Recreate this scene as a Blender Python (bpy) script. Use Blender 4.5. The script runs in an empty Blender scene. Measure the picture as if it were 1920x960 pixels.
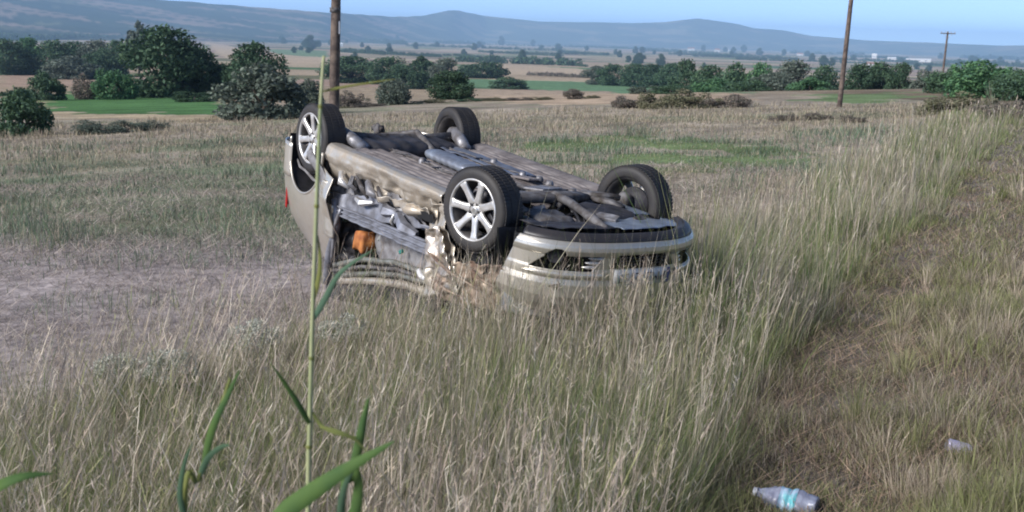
import bpy, bmesh, math, random
import numpy as np
from mathutils import Matrix, Vector, noise as mnoise

sc = bpy.context.scene
random.seed(7)
rng = np.random.default_rng(11)

# ------------------------------------------------------------------ camera
CAM_H = 2.1                      # eye above the field in front of the car
FPX, CX, CY = 2200.0, 960.0, 480.0
PITCH = math.atan((480 - 72) / FPX)
ROLL = 0.028
_r = np.array([1.0, 0, 0]); _u = np.array([0, math.sin(PITCH), math.cos(PITCH)])
_w = np.array([0, math.cos(PITCH), -math.sin(PITCH)])
RT = math.cos(ROLL) * _r + math.sin(ROLL) * _u
UP = -math.sin(ROLL) * _r + math.cos(ROLL) * _u
cam_d = bpy.data.cameras.new('camera')
cam_d.sensor_width = 36.0
cam_d.lens = FPX / 1920 * 36.0
cam_d.clip_start = 0.05
cam_d.clip_end = 60000
cam = bpy.data.objects.new('camera', cam_d)
sc.collection.objects.link(cam)
M = Matrix(((RT[0], UP[0], -_w[0], 0), (RT[1], UP[1], -_w[1], 0), (RT[2], UP[2], -_w[2], CAM_H), (0, 0, 0, 1)))
cam.matrix_world = M
sc.camera = cam
cam_d.dof.use_dof = True
cam_d.dof.focus_distance = 9.0
cam_d.dof.aperture_fstop = 6.3

# ------------------------------------------------------------------ world, sun, exposure
SUN_EL, SUN_AZ = math.radians(30), math.radians(238)      # azimuth clockwise from +Y
world = bpy.data.worlds.new('World'); sc.world = world; world.use_nodes = True
nt = world.node_tree; nt.nodes.clear()
sky = nt.nodes.new('ShaderNodeTexSky'); sky.sky_type = 'NISHITA'; sky.sun_disc = False
sky.sun_elevation = SUN_EL; sky.sun_rotation = SUN_AZ
sky.air_density = 0.19; sky.dust_density = 0.0; sky.ozone_density = 0.3; sky.altitude = 200
bg = nt.nodes.new('ShaderNodeBackground'); bg.inputs['Strength'].default_value = 0.13
wo = nt.nodes.new('ShaderNodeOutputWorld')
nt.links.new(sky.outputs[0], bg.inputs[0]); nt.links.new(bg.outputs[0], wo.inputs[0])
sd = bpy.data.lights.new('sun', 'SUN'); sd.energy = 2.5; sd.angle = math.radians(24); sd.color = (1.0, 0.965, 0.93)
so = bpy.data.objects.new('sun', sd); sc.collection.objects.link(so)
sdir = Vector((math.sin(SUN_AZ) * math.cos(SUN_EL), math.cos(SUN_AZ) * math.cos(SUN_EL), math.sin(SUN_EL)))
so.rotation_euler = sdir.to_track_quat('Z', 'Y').to_euler(); so.location = (0, 0, 30)
sc.view_settings.view_transform = 'Standard'; sc.view_settings.look = 'None'
sc.view_settings.gamma = 1.0; sc.view_settings.use_curve_mapping = False
sc.view_settings.exposure = 1.22
sc.cycles.use_denoising = True
sc.cycles.max_bounces = 6; sc.cycles.volume_bounces = 1; sc.cycles.transparent_max_bounces = 8
sc.cycles.filter_width = 1.9

# ------------------------------------------------------------------ helpers
C = sc.collection
def tag(o, label=None, cat=None, group=None, kind=None):
    if label: o['label'] = label
    if cat: o['category'] = cat
    if group: o['group'] = group
    if kind: o['kind'] = kind
    return o
def empty(name, loc=(0, 0, 0), parent=None, rot=None):
    o = bpy.data.objects.new(name, None); C.objects.link(o); o.location = loc
    o.empty_display_size = 0.2
    if rot: o.rotation_euler = rot
    if parent: o.parent = parent
    return o
def lerp(a, b, t): return a + (b - a) * t
def n3(x, y, z=0.0): return mnoise.noise(Vector((x, y, z)))
def sstep(a, b, x):
    t = np.clip((x - a) / (b - a), 0, 1); return t * t * (3 - 2 * t)

class MB:
    def __init__(s): s.v = []; s.f = []
    def add(s, vs, fs):
        b = len(s.v); s.v += [tuple(map(float, p)) for p in vs]; s.f += [tuple(b + i for i in f) for f in fs]
    def grid(s, fn, nu, nv, cu=False, cv=False, keep=None):
        vs = []
        for i in range(nu + (0 if cu else 1)):
            for j in range(nv + (0 if cv else 1)): vs.append(fn(i / nu, j / nv))
        W = nv + (0 if cv else 1); H = nu + (0 if cu else 1); fs = []
        for i in range(nu):
            for j in range(nv):
                if keep and not keep((i + .5) / nu, (j + .5) / nv): continue
                a, b = i, (i + 1) % H; c, d = j, (j + 1) % W
                fs.append((a * W + c, b * W + c, b * W + d, a * W + d))
        s.add(vs, fs); return s
    def box(s, c, size, rot=None):
        h = [x / 2 for x in size]; vs = []
        for x in (-1, 1):
            for y in (-1, 1):
                for z in (-1, 1):
                    p = Vector((x * h[0], y * h[1], z * h[2]))
                    if rot is not None: p = rot @ p
                    vs.append((p.x + c[0], p.y + c[1], p.z + c[2]))
        s.add(vs, [(0, 1, 3, 2), (4, 6, 7, 5), (0, 4, 5, 1), (2, 3, 7, 6), (0, 2, 6, 4), (1, 5, 7, 3)]); return s
    def tube(s, pts, rads, n=8, cap=True):
        pts = [Vector(p) for p in pts]
        if not hasattr(rads, '__len__'): rads = [rads] * len(pts)
        vs = []; ref = None
        for i, p in enumerate(pts):
            t = (pts[min(i + 1, len(pts) - 1)] - pts[max(i - 1, 0)]).normalized()
            if ref is None: ref = Vector((0, 0, 1)) if abs(t.z) < .9 else Vector((1, 0, 0))
            a = (ref - t * ref.dot(t)).normalized(); ref = a; b = t.cross(a)
            for k in range(n):
                q = 2 * math.pi * k / n; w = p + (a * math.cos(q) + b * math.sin(q)) * rads[i]; vs.append(tuple(w))
        fs = [(i * n + k, i * n + (k + 1) % n, (i + 1) * n + (k + 1) % n, (i + 1) * n + k) for i in range(len(pts) - 1) for k in range(n)]
        if cap: fs += [tuple(range(n - 1, -1, -1)), tuple((len(pts) - 1) * n + k for k in range(n))]
        s.add(vs, fs); return s
    def lathe(s, prof, n=48, axis='y', c=(0, 0, 0), closed=False):
        vs = []
        for (r, a) in prof:
            for k in range(n):
                q = 2 * math.pi * k / n; p = (r * math.cos(q), a, r * math.sin(q))
                if axis == 'x': p = (a, r * math.cos(q), r * math.sin(q))
                if axis == 'z': p = (r * math.cos(q), r * math.sin(q), a)
                vs.append((p[0] + c[0], p[1] + c[1], p[2] + c[2]))
        m = len(prof); R_ = range(m if closed else m - 1)
        s.add(vs, [(i * n + k, i * n + (k + 1) % n, ((i + 1) % m) * n + (k + 1) % n, ((i + 1) % m) * n + k) for i in R_ for k in range(n)]); return s
    def prism(s, poly, fn, t):
        n = len(poly); vs = [Vector(fn(*p)) for p in poly]; t = Vector(t)
        s.add([tuple(p) for p in vs] + [tuple(p + t) for p in vs],
              [tuple(range(n)), tuple(range(2 * n - 1, n - 1, -1))] + [(i, n + i, n + (i + 1) % n, (i + 1) % n) for i in range(n)]); return s
    def build(s, name, mat, parent=None, smooth=True, solid=0, bevel=0, loc=None):
        me = bpy.data.meshes.new(name); me.from_pydata(s.v, [], s.f); me.update()
        bm = bmesh.new(); bm.from_mesh(me); bmesh.ops.recalc_face_normals(bm, faces=bm.faces); bm.to_mesh(me); bm.free()
        if smooth: me.polygons.foreach_set('use_smooth', [True] * len(me.polygons))
        me.materials.append(mat)
        o = bpy.data.objects.new(name, me); C.objects.link(o)
        if parent: o.parent = parent
        if loc is not None: o.location = loc
        if solid:
            m = o.modifiers.new('s', 'SOLIDIFY'); m.thickness = solid; m.offset = 0
        if bevel:
            m = o.modifiers.new('b', 'BEVEL'); m.width = bevel; m.segments = 2; m.limit_method = 'ANGLE'
        return o

# ------------------------------------------------------------------ materials
def mat(name, col, rough=.6, metal=0, noise=0, nscale=20, col2=None, bump=0, bscale=80, coat=0, detail=6, rvar=0, trans=0, spec=.5, ior=1.45, dist=0):
    m = bpy.data.materials.new(name); m.use_nodes = True; t = m.node_tree; b = t.nodes['Principled BSDF']
    b.inputs['Base Color'].default_value = (*col, 1); b.inputs['Roughness'].default_value = rough; b.inputs['Metallic'].default_value = metal
    b.inputs['Coat Weight'].default_value = coat; b.inputs['Specular IOR Level'].default_value = spec
    b.inputs['Transmission Weight'].default_value = trans; b.inputs['IOR'].default_value = ior
    tc = t.nodes.new('ShaderNodeTexCoord')
    if noise:
        n = t.nodes.new('ShaderNodeTexNoise'); n.inputs['Scale'].default_value = nscale; n.inputs['Detail'].default_value = detail
        n.inputs['Distortion'].default_value = dist
        t.links.new(tc.outputs['Object'], n.inputs['Vector'])
        rp = t.nodes.new('ShaderNodeValToRGB'); c2 = col2 or tuple(x * .5 for x in col)
        rp.color_ramp.elements[0].position = .5 - .25 * (1.2 - noise); rp.color_ramp.elements[1].position = .5 + .25 * (1.2 - noise) + .02
        rp.color_ramp.elements[0].color = (*c2, 1); rp.color_ramp.elements[1].color = (*col, 1)
        t.links.new(n.outputs['Fac'], rp.inputs['Fac']); t.links.new(rp.outputs[0], b.inputs['Base Color'])
        if rvar:
            mr = t.nodes.new('ShaderNodeMapRange'); mr.inputs['To Min'].default_value = min(1, rough + rvar); mr.inputs['To Max'].default_value = max(.05, rough)
            mr.inputs['From Min'].default_value = .35; mr.inputs['From Max'].default_value = .6
            t.links.new(n.outputs['Fac'], mr.inputs['Value']); t.links.new(mr.outputs[0], b.inputs['Roughness'])
    if bump:
        n2 = t.nodes.new('ShaderNodeTexNoise'); n2.inputs['Scale'].default_value = bscale; n2.inputs['Detail'].default_value = 5
        t.links.new(tc.outputs['Object'], n2.inputs['Vector'])
        bp = t.nodes.new('ShaderNodeBump'); bp.inputs['Strength'].default_value = bump; bp.inputs['Distance'].default_value = .01
        t.links.new(n2.outputs['Fac'], bp.inputs['Height']); t.links.new(bp.outputs[0], b.inputs['Normal'])
    return m

def mat_attr(name, transl=0.25, rough=.75, noise=0, nscale=3, spec=.15, bump=0, bscale=8, nlo=.6, nhi=1.3, nscale2=0):
    """colour from the vertex attribute 'col' (each blade's, leaf's or field's own colour)"""
    m = bpy.data.materials.new(name); m.use_nodes = True; t = m.node_tree; b = t.nodes['Principled BSDF']
    a = t.nodes.new('ShaderNodeAttribute'); a.attribute_name = 'col'
    src = a.outputs['Color']
    b.inputs['Roughness'].default_value = rough; b.inputs['Specular IOR Level'].default_value = spec
    tc = t.nodes.new('ShaderNodeTexCoord')
    for sc_ in ([nscale] + ([nscale2] if nscale2 else [])) if noise else []:
        n = t.nodes.new('ShaderNodeTexNoise'); n.inputs['Scale'].default_value = sc_; n.inputs['Detail'].default_value = 8
        t.links.new(tc.outputs['Object'], n.inputs['Vector'])
        mr = t.nodes.new('ShaderNodeMapRange'); mr.inputs['From Min'].default_value = .3; mr.inputs['From Max'].default_value = .7
        mr.inputs['To Min'].default_value = nlo; mr.inputs['To Max'].default_value = nhi
        t.links.new(n.outputs['Fac'], mr.inputs['Value'])
        mx = t.nodes.new('ShaderNodeMix'); mx.data_type = 'RGBA'; mx.blend_type = 'MULTIPLY'; mx.inputs['Factor'].default_value = noise
        t.links.new(src, mx.inputs['A']); t.links.new(mr.outputs[0], mx.inputs['B']); src = mx.outputs['Result']
    t.links.new(src, b.inputs['Base Color'])
    if bump:
        n2 = t.nodes.new('ShaderNodeTexNoise'); n2.inputs['Scale'].default_value = bscale; n2.inputs['Detail'].default_value = 8
        t.links.new(tc.outputs['Object'], n2.inputs['Vector'])
        bp = t.nodes.new('ShaderNodeBump'); bp.inputs['Strength'].default_value = bump; bp.inputs['Distance'].default_value = .05
        t.links.new(n2.outputs['Fac'], bp.inputs['Height']); t.links.new(bp.outputs[0], b.inputs['Normal'])
    if transl:
        tr = t.nodes.new('ShaderNodeBsdfTranslucent'); t.links.new(src, tr.inputs['Color'])
        mix = t.nodes.new('ShaderNodeMixShader'); mix.inputs[0].default_value = transl
        out = t.nodes['Material Output']
        t.links.new(b.outputs[0], mix.inputs[1]); t.links.new(tr.outputs[0], mix.inputs[2]); t.links.new(mix.outputs[0], out.inputs['Surface'])
    return m

PAINT = mat('champagne_paint', (.70, .66, .58), .28, .66, noise=.3, nscale=5, col2=(.56, .50, .41), coat=.5, rvar=.18, bump=.03, bscale=25)
PAINT_DIRT = mat('dented_dirty_paint', (.64, .58, .49), .38, .6, noise=.5, nscale=9, col2=(.40, .34, .27), coat=.2, rvar=.3, bump=.25, bscale=18, dist=.6)
PAINT_BROWN = mat('muddy_torn_paint', (.42, .32, .24), .5, .45, noise=.7, nscale=9, col2=(.17, .11, .08), rvar=.3, bump=.5, bscale=14, dist=1.0)
UNDER = mat('dusty_underbody', (.27, .24, .23), .75, 0, noise=.6, nscale=6, col2=(.11, .095, .095), bump=.35, bscale=30, rvar=.2)
UNDER_DK = mat('dark_underbody', (.055, .052, .06), .55, .1, noise=.5, nscale=8, col2=(.02, .02, .022), bump=.3, bscale=30)
STEEL = mat('grey_steel', (.34, .34, .36), .45, .45, noise=.6, nscale=12, col2=(.13, .12, .12), bump=.3, bscale=26, rvar=.25)
STEEL_DK = mat('dull_iron', (.17, .165, .17), .65, .2, noise=.6, nscale=14, col2=(.06, .05, .045), bump=.3, bscale=30, rvar=.2)
PRIMER = mat('blue_grey_primer', (.29, .30, .345), .45, .35, noise=.6, nscale=11, col2=(.13, .13, .145), bump=.35, bscale=20, rvar=.2)
ALU = mat('alloy_rim', (.80, .79, .78), .34, .55, noise=.35, nscale=16, col2=(.5, .47, .43))
RUBBER = mat('tyre_rubber', (.022, .021, .023), .62, 0, noise=.5, nscale=7, col2=(.045, .04, .036), bump=.15, bscale=120)
BLACK = mat('black_plastic', (.022, .022, .026), .42, 0, noise=.4, nscale=10, col2=(.045, .04, .04))
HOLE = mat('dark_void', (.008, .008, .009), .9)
GREYPL = mat('grey_trim_plastic', (.24, .235, .24), .55, 0, noise=.5, nscale=16, col2=(.13, .12, .12))
GREENISH = mat('grey_green_rail', (.27, .275, .25), .45, .4, noise=.6, nscale=12, col2=(.12, .12, .10), rvar=.2, bump=.2)
ORANGE = mat('orange_foam', (.56, .22, .06), .75, 0, noise=.6, nscale=14, col2=(.28, .09, .03), bump=.4, bscale=30)
PALE = mat('pale_cloth', (.55, .55, .52), .85, 0, noise=.5, nscale=9, col2=(.33, .33, .31), bump=.3)
TEAL = mat('teal_plastic', (.03, .20, .17), .35, 0)
WHITE = mat('white_plate', (.72, .73, .76), .35, 0, noise=.2, nscale=12, col2=(.6, .6, .6))
INK = mat('plate_ink', (.03, .03, .06), .5)
PBLUE = mat('plate_blue', (.03, .05, .32), .4)
GLASS = mat('tinted_glass', (.10, .12, .12), .08, 0, trans=.55, spec=.6)
LAMP = mat('lamp_glass', (.75, .77, .8), .08, .0, trans=.7)
RED = mat('red_lamp', (.35, .02, .02), .2)
SPLASH = mat('blue_grey_shield', (.30, .36, .45), .35, .4, noise=.4, nscale=9, col2=(.2, .23, .29))
WOOD = mat('weathered_pole_wood', (.165, .125, .10), .85, 0, noise=.8, nscale=5, col2=(.07, .052, .045), bump=.5, bscale=25)
BARK = mat('bark', (.09, .07, .055), .9, 0, noise=.6, nscale=6, bump=.4)
TIN = mat('galvanised_tin', (.5, .5, .5), .45, .6)
CERAMIC = mat('insulator', (.3, .2, .15), .3)
BLADE = mat_attr('grass_blades', .3)
LEAF = mat_attr('leaves', .2, rough=.7)
GROUND = mat_attr('ground', 0, rough=.95, noise=1.0, nscale=.35, nscale2=7.0, spec=.05, bump=.6, bscale=9, nlo=.62, nhi=1.35)
HILLM = mat_attr('hill_side', 0, rough=.95, noise=.8, nscale=.004, spec=0, nlo=.6, nhi=1.3)

# ------------------------------------------------------------------ terrain
VD = np.log(np.array([100, 160, 300, 500, 800, 1200, 2000, 3500, 6000, 10000, 20000, 40000.]))
VH = np.array([6.5, 9, 14.2, 19.3, 24.7, 30.5, 38, 46, 52, 55, 55, 55.])
def gz(x, y):
    """ground height in metres (camera eye is at CAM_H)"""
    x = np.asarray(x, float); y = np.asarray(y, float)
    d = np.hypot(x, y) + 1e-6
    pl = -(0.03 * (np.clip(y, -30, 260) - 8) - 0.05 * np.clip(x, -130, 90))
    v = CAM_H - np.interp(np.log(np.maximum(d, 100)), VD, VH)
    t = sstep(95, 215, d)
    z = pl * (1 - t) + v * t
    z = z + sstep(3, 6, d) * 0.03 * (np.sin(x * 1.3 + .5 * y) * np.cos(y * .9 - .4 * x)) * (1 - sstep(30, 60, d))
    z = z + 0.9 * sstep(250, 700, d) * np.sin(x * .006 + 1) * np.sin(y * .004)
    return z
def pray(px, py): return (px - CX) / FPX * RT + (CY - py) / FPX * UP + _w
def hit(px, py, dmax=9000):
    """where the sight line through a photo pixel meets the terrain"""
    r = pray(px, py); last = 1.5
    for k in range(1400):
        t = 1.5 * 1.0068 ** k
        p = r * t
        if p[2] + CAM_H < float(gz(p[0], p[1])):
            for _ in range(12):
                m_ = (last + t) / 2; q = r * m_
                if q[2] + CAM_H < float(gz(q[0], q[1])): t = m_
                else: last = m_
            q = r * t; return np.array([q[0], q[1], float(gz(q[0], q[1]))])
        last = t
        if t > dmax: break
    q = r * dmax; return np.array([q[0], q[1], float(gz(q[0], q[1]))])
def at(px, py, dist):
    """point on the sight line of a pixel at a horizontal distance"""
    r = pray(px, py); t = dist / math.hypot(r[0], r[1]); return np.array([r[0] * t, r[1] * t, r[2] * t + CAM_H])
def inpoly(x, y, poly):
    x = np.asarray(x); y = np.asarray(y); c = np.zeros(x.shape, bool); n = len(poly); j = n - 1
    for i in range(n):
        xi, yi = poly[i][0], poly[i][1]; xj, yj = poly[j][0], poly[j][1]
        k = ((yi > y) != (yj > y)) & (x < (xj - xi) * (y - yi) / (yj - yi + 1e-12) + xi); c ^= k; j = i
    return c
def vnoise(x, y, s, seed=0):
    """cheap smooth value noise on numpy arrays, 0..1"""
    x = np.asarray(x) / s + seed * 17.3; y = np.asarray(y) / s + seed * 9.1
    xi = np.floor(x).astype(int); yi = np.floor(y).astype(int); fx = x - xi; fy = y - yi
    fx = fx * fx * (3 - 2 * fx); fy = fy * fy * (3 - 2 * fy)
    h = lambda a, b: (np.sin(a * 127.1 + b * 311.7 + seed) * 43758.5453) % 1.0
    return (h(xi, yi) * (1 - fx) + h(xi + 1, yi) * fx) * (1 - fy) + (h(xi, yi + 1) * (1 - fx) + h(xi + 1, yi + 1) * fx) * fy

# edge of the mown track (right of the tall grass) and of the tall grass strip
TRK = np.array([(-.2, 0.), (.3, 3), (.87, 4.7), (1.6, 6.6), (2.39, 8.5), (3.41, 10.8), (7.6, 19.5), (12.2, 29.5), (18, 41), (30, 62)])
def x_track(y): return np.interp(y, TRK[:, 1], TRK[:, 0])
STL = np.array([(-6, 0.), (-4.2, 4.6), (-3.1, 5.9), (-2.3, 6.9), (-1.6, 7.7), (-1.1, 8.3), (-.6, 8.9), (1.2, 9.6), (2.0, 11.5), (2.6, 13), (5.4, 19), (14.4, 40), (22, 55)])
def x_strip(y): return np.interp(y, STL[:, 1], STL[:, 0])

def field_col(x, y):
    d = np.hypot(x, y); n = len(x)
    # patchwork of harvested fields on the plain
    ang = .25; u = (x * math.cos(ang) + y * math.sin(ang)); v = (-x * math.sin(ang) + y * math.cos(ang))
    u = u + 60 * (vnoise(x, y, 400, 3) - .5); v = v + 60 * (vnoise(x, y, 380, 4) - .5)
    row = np.floor(v / 120); ci = np.floor(u / 260 + row * .37)
    h = (np.sin(row * 78.233 + ci * 12.9898) * 43758.5453) % 1.0
    h2 = (np.sin(row * 39.3 + ci * 71.7) * 24634.634) % 1.0
    tan = np.array([.38, .30, .21]); pink = np.array([.32, .235, .185]); straw = np.array([.44, .37, .25]); olive = np.array([.17, .165, .095]); green = np.array([.10, .17, .075])
    col = np.where((h < .30)[:, None], tan, np.where((h < .50)[:, None], pink, np.where((h < .70)[:, None], straw, np.where((h < .88)[:, None], olive, green))))
    col = col * (.85 + .3 * h2)[:, None]
    # near slope
    near = 1 - sstep(60, 130, d)
    nf = np.array([.33, .275, .195]) * (.8 + .4 * vnoise(x, y, 3.5, 1))[:, None]
    g = sstep(.5, .75, .6 * vnoise(x, y, 6, 2) + .4 * vnoise(x, y, 1.7, 5)) * sstep(12, 16, d)
    nf = nf * (1 - .6 * g[:, None]) + np.array([.13, .17, .08]) * .6 * g[:, None]
    # straw-littered bare ground left of the car
    bare = (1 - sstep(12.5, 16, y + .35 * x + 2)) * (x < x_strip(y) + .4)
    nf = nf * (1 - bare[:, None]) + np.array([.30, .255, .22]) * bare[:, None]
    tr = (x > x_track(y))
    tcol = np.array([.20, .17, .13]) * (.45 + .9 * (.6 * vnoise(x, y, .9, 8) + .4 * vnoise(x, y, .3, 9)))[:, None]
    nf = np.where(tr[:, None], tcol, nf)
    ts = (x <= x_track(y)) & (x > x_strip(y))
    nf = np.where(ts[:, None], np.array([.16, .13, .085]), nf)
    nf = nf * np.array([1.0, 1.03, 1.16])
    col = col * (1 - near[:, None]) + nf * near[:, None]
    for poly, c, soft in FIELDS:
        wob = np.minimum(2.5, d * .02)
        m_ = inpoly(x + wob * 2 * (vnoise(x, y, 2.2, 31) - .5), y + wob * 5 * (vnoise(x, y, 2.6, 32) - .5), poly)
        if soft < 4: m_ &= vnoise(x, y, 1.4, 33) > .35
        col[m_] = np.array(c) * (.88 + .24 * vnoise(x[m_], y[m_], soft, 6))[:, None]
    return col
def fpoly(pix): return [tuple(hit(*p)[:2]) for p in pix]
FIELDS = [
    (fpoly([(60, 181), (150, 171), (330, 176), (425, 190), (425, 219), (85, 209)]), (.085, .18, .065), 8),
    (fpoly([(0, 209), (85, 210), (425, 220), (430, 228), (0, 222)]), (.40, .325, .22), 6),
    (fpoly([(0, 130), (235, 122), (250, 160), (0, 163)]), (.37, .27, .20), 20),
    (fpoly([(255, 150), (420, 152), (420, 172), (255, 166)]), (.40, .32, .22), 10),
    (fpoly([(820, 147), (1080, 153), (1250, 163), (1400, 171), (1390, 178), (1150, 172), (850, 165)]), (.14, .24, .13), 15),
    (fpoly([(900, 168), (1150, 174), (1390, 180), (1370, 195), (1080, 196), (880, 190)]), (.42, .325, .235), 10),
    (fpoly([(930, 120), (1090, 129), (1200, 141), (1180, 148), (950, 140)]), (.47, .37, .26), 20),
    (fpoly([(500, 92), (612, 95), (612, 107), (520, 104)]), (.17, .24, .13), 30),
    (fpoly([(385, 78), (500, 98), (620, 110), (620, 120), (540, 122), (430, 112)]), (.46, .36, .25), 30),
    (fpoly([(1000, 252), (1250, 256), (1470, 272), (1510, 292), (1380, 322), (1230, 330), (1040, 318), (960, 280)]), (.15, .20, .09), 2.0),
    (fpoly([(1520, 178), (1700, 172), (1735, 182), (1600, 194), (1530, 192)]), (.15, .21, .10), 6),
]
az = np.concatenate([np.radians(np.linspace(-180, -34, 60))[:-1], np.radians(np.linspace(-34, 34, 330)), np.radians(np.linspace(34, 180, 60))[1:-1]])
rad = np.concatenate([[0.6], 1.2 * 1.0205 ** np.arange(0, 610)]); rad = rad[rad < 20500]
A, Rr = np.meshgrid(az, rad)
gx = (Rr * np.sin(A)).ravel(); gy = (Rr * np.cos(A)).ravel()
def np_mesh(name, co, faces, cols, material, smooth=True):
    """faces: int array (n, k); cols: per-vertex rgb"""
    me = bpy.data.meshes.new(name); n, k = faces.shape
    me.vertices.add(len(co)); me.vertices.foreach_set('co', np.asarray(co, np.float32).ravel())
    me.loops.add(n * k); me.loops.foreach_set('vertex_index', faces.astype(np.int32).ravel())
    me.polygons.add(n); me.polygons.foreach_set('loop_start', np.arange(0, n * k, k, dtype=np.int32))
    me.update(calc_edges=True)
    if smooth: me.polygons.foreach_set('use_smooth', np.ones(n, bool))
    if cols is not None:
        a = me.attributes.new('col', 'FLOAT_COLOR', 'POINT')
        a.data.foreach_set('color', np.concatenate([cols, np.ones((len(cols), 1))], 1).astype(np.float32).ravel())
    me.materials.append(material); return me
def link(name, me, parent=None):
    o = bpy.data.objects.new(name, me); C.objects.link(o)
    if parent: o.parent = parent
    return o
na, nr = len(az), len(rad)
I, J = np.meshgrid(np.arange(nr - 1), np.arange(na), indexing='ij')
J2 = (J + 1) % na
gf = np.stack([I * na + J, I * na + J2, (I + 1) * na + J2, (I + 1) * na + J], -1).reshape(-1, 4)[:, ::-1]
gco = np.stack([gx, gy, gz(gx, gy)], 1)
ground = link('ground', np_mesh('ground', gco, gf, field_col(gx, gy), GROUND))
tag(ground, 'dry sloping field running down to a patchwork plain of harvested fields', 'ground', kind='structure')

# far hills: a long ridge that sinks to the right, with two rounded peaks
HP = np.array([(-900, 78), (-500, 76), (-100, 72), (0, 68), (150, 58), (300, 51), (450, 44), (600, 38), (730, 33), (785, 37), (815, 44), (840, 50), (862, 46), (900, 39), (950, 36), (1000, 32), (1100, 33), (1170, 33), (1230, 37),
               (1265, 43), (1290, 46), (1330, 41), (1360, 37), (1395, 30), (1425, 29), (1445, 28), (1500, 19), (1600, 14), (1750, 12), (1850, 11), (1920, 14), (2100, 20), (2600, 22)])
def hill_mesh():
    vs = []; cols = []; NA, NR = 440, 70
    aa = np.linspace(math.radians(-40), math.radians(40), NA)
    for i, a in enumerate(aa):
        px = CX + FPX * math.tan(a)
        hpx = np.interp(px, HP[:, 0], HP[:, 1])
        Dr = np.interp(px, [0, 600, 900, 1600, 2000], [8200, 9500, 14500, 16000, 13500])
        D0 = Dr * np.interp(px, [0, 500, 900], [.42, .6, .8])
        top = hpx / FPX * Dr + CAM_H
        for j in range(NR + 1):
            t = j / NR; d = lerp(D0, Dr * 1.25, t); q = (d - D0) / (Dr - D0)
            prof = q ** 1.7 if q < 1 else max(0, 1 - (q - 1) * 1.6)
            x, y = d * math.sin(a), d * math.cos(a)
            z0 = float(gz(x, y)) - 6
            rough = (n3(x / 900, y / 900) * .10 + n3(x / 300, y / 300, 4) * .045) * min(1, q * 2) * (1 - .75 * math.exp(-((q - 1) / .12) ** 2))
            z = z0 + (top - z0) * (prof + rough * (prof > .02))
            vs.append((x, y, z))
            h = n3(x / 700, y / 420, 9) + .5 * n3(x / 240, y / 180, 2)
            c = (.04, .058, .035) if h < .05 else ((.19, .15, .115) if h < .2 else ((.075, .085, .055) if h < .32 else (.23, .18, .14)))
            rw = math.floor((d + 90 * n3(x / 500, y / 500, 6)) / 230); cu_ = (x + 120 * n3(x / 400, y / 400, 7)) / 420 + rw * .37; hh_ = math.sin(rw * 78.2 + math.floor(cu_) * 12.99) * 43758.5 % 1.0
            if h > -.1 and q < .9:
                c = (.25, .19, .145) if hh_ < .3 else ((.20, .15, .12) if hh_ < .5 else ((.12, .125, .07) if hh_ < .72 else (.05, .065, .04)))
                if ((d + 90 * n3(x / 500, y / 500, 6)) / 230) % 1 < .22: c = (.04, .055, .03)
            if px > 760: c = (.075, .095, .06) if h < .2 else (.2, .18, .12)
            cols.append(c)
    W = NR + 1
    fs = np.array([(i * W + j, (i + 1) * W + j, (i + 1) * W + j + 1, i * W + j + 1) for i in range(NA - 1) for j in range(NR)])[:, ::-1]
    return np_mesh('hills', np.array(vs), fs, np.array(cols), HILLM)
tag(link('hills', hill_mesh()), 'long hazy blue ridge with two rounded peaks on the horizon', 'hills', kind='structure')

# ------------------------------------------------------------------ haze: one closed box of even thin air
HAZE_DENS = 9.5e-5
hz = MB(); hz.box((0, 0, 150), (44000, 44000, 420))
hm = bpy.data.materials.new('haze_air'); hm.use_nodes = True; t_ = hm.node_tree; t_.nodes.clear()
pv = t_.nodes.new('ShaderNodeVolumePrincipled'); pv.inputs['Density'].default_value = HAZE_DENS
pv.inputs['Color'].default_value = (.44, .69, 1.0, 1); pv.inputs['Anisotropy'].default_value = 0.0
oo = t_.nodes.new('ShaderNodeOutputMaterial'); t_.links.new(pv.outputs[0], oo.inputs['Volume'])
hazeo = hz.build('haze', hm, smooth=False)
tag(hazeo, 'thin blue evening haze over the plain', 'haze', kind='stuff')

# ------------------------------------------------------------------ the overturned car
# car frame: x forward, y to the car's left, z up when upright; the empty turns it onto its roof
CAR_T = (-0.36182629, 9.3740502, -0.84194664 + CAM_H)
CAR_R = (-0.95451466, 0.10857029, 3.10878214)
def rotm(yaw, pit, rl):
    return Matrix.Rotation(yaw, 3, 'Z') @ Matrix.Rotation(pit, 3, 'Y') @ Matrix.Rotation(rl, 3, 'X')
CRM = rotm(*CAR_R)
car = empty('overturned_car', CAR_T); car.rotation_euler = CRM.to_euler()
tag(car, 'smashed champagne silver hatchback lying on its roof in tall dry grass', 'car')
CINV = CRM.transposed()
def carY(px, py, c):
    """photo pixel -> point of the car's own frame lying at width y = c"""
    o = CINV @ (Vector((0, 0, CAM_H)) - Vector(CAR_T)); d = CINV @ Vector(pray(px, py)); t = (c - o.y) / d.y; return o + d * t
def wid(x, z):
    """half width of the body at (x, z)"""
    w = .835
    if x > 1.2: w -= .10 * ((x - 1.2) / .9) ** 2
    if x < -1.1: w -= .17 * ((-1.1 - x) / .85) ** 2.2
    if z < .32: w -= .055 * ((.32 - z) / .15) ** 2
    if z > .62: w -= .05 * ((z - .62) / .3) ** 2 if z < .92 else .05
    if z > .92: w -= .26 * ((z - .92) / .46) ** 1.15
    return max(.2, w)
ARF, ARR = (1.255, .31, .365), (-1.25, .30, .365)
def zlow(x, base=.19):
    z = base if -1.62 < x < 1.62 else base + .06
    for (cx, cz, r) in (ARF, ARR):
        if abs(x - cx) < r: z = max(z, cz + math.sqrt(r * r - (x - cx) ** 2))
    return z
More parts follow.
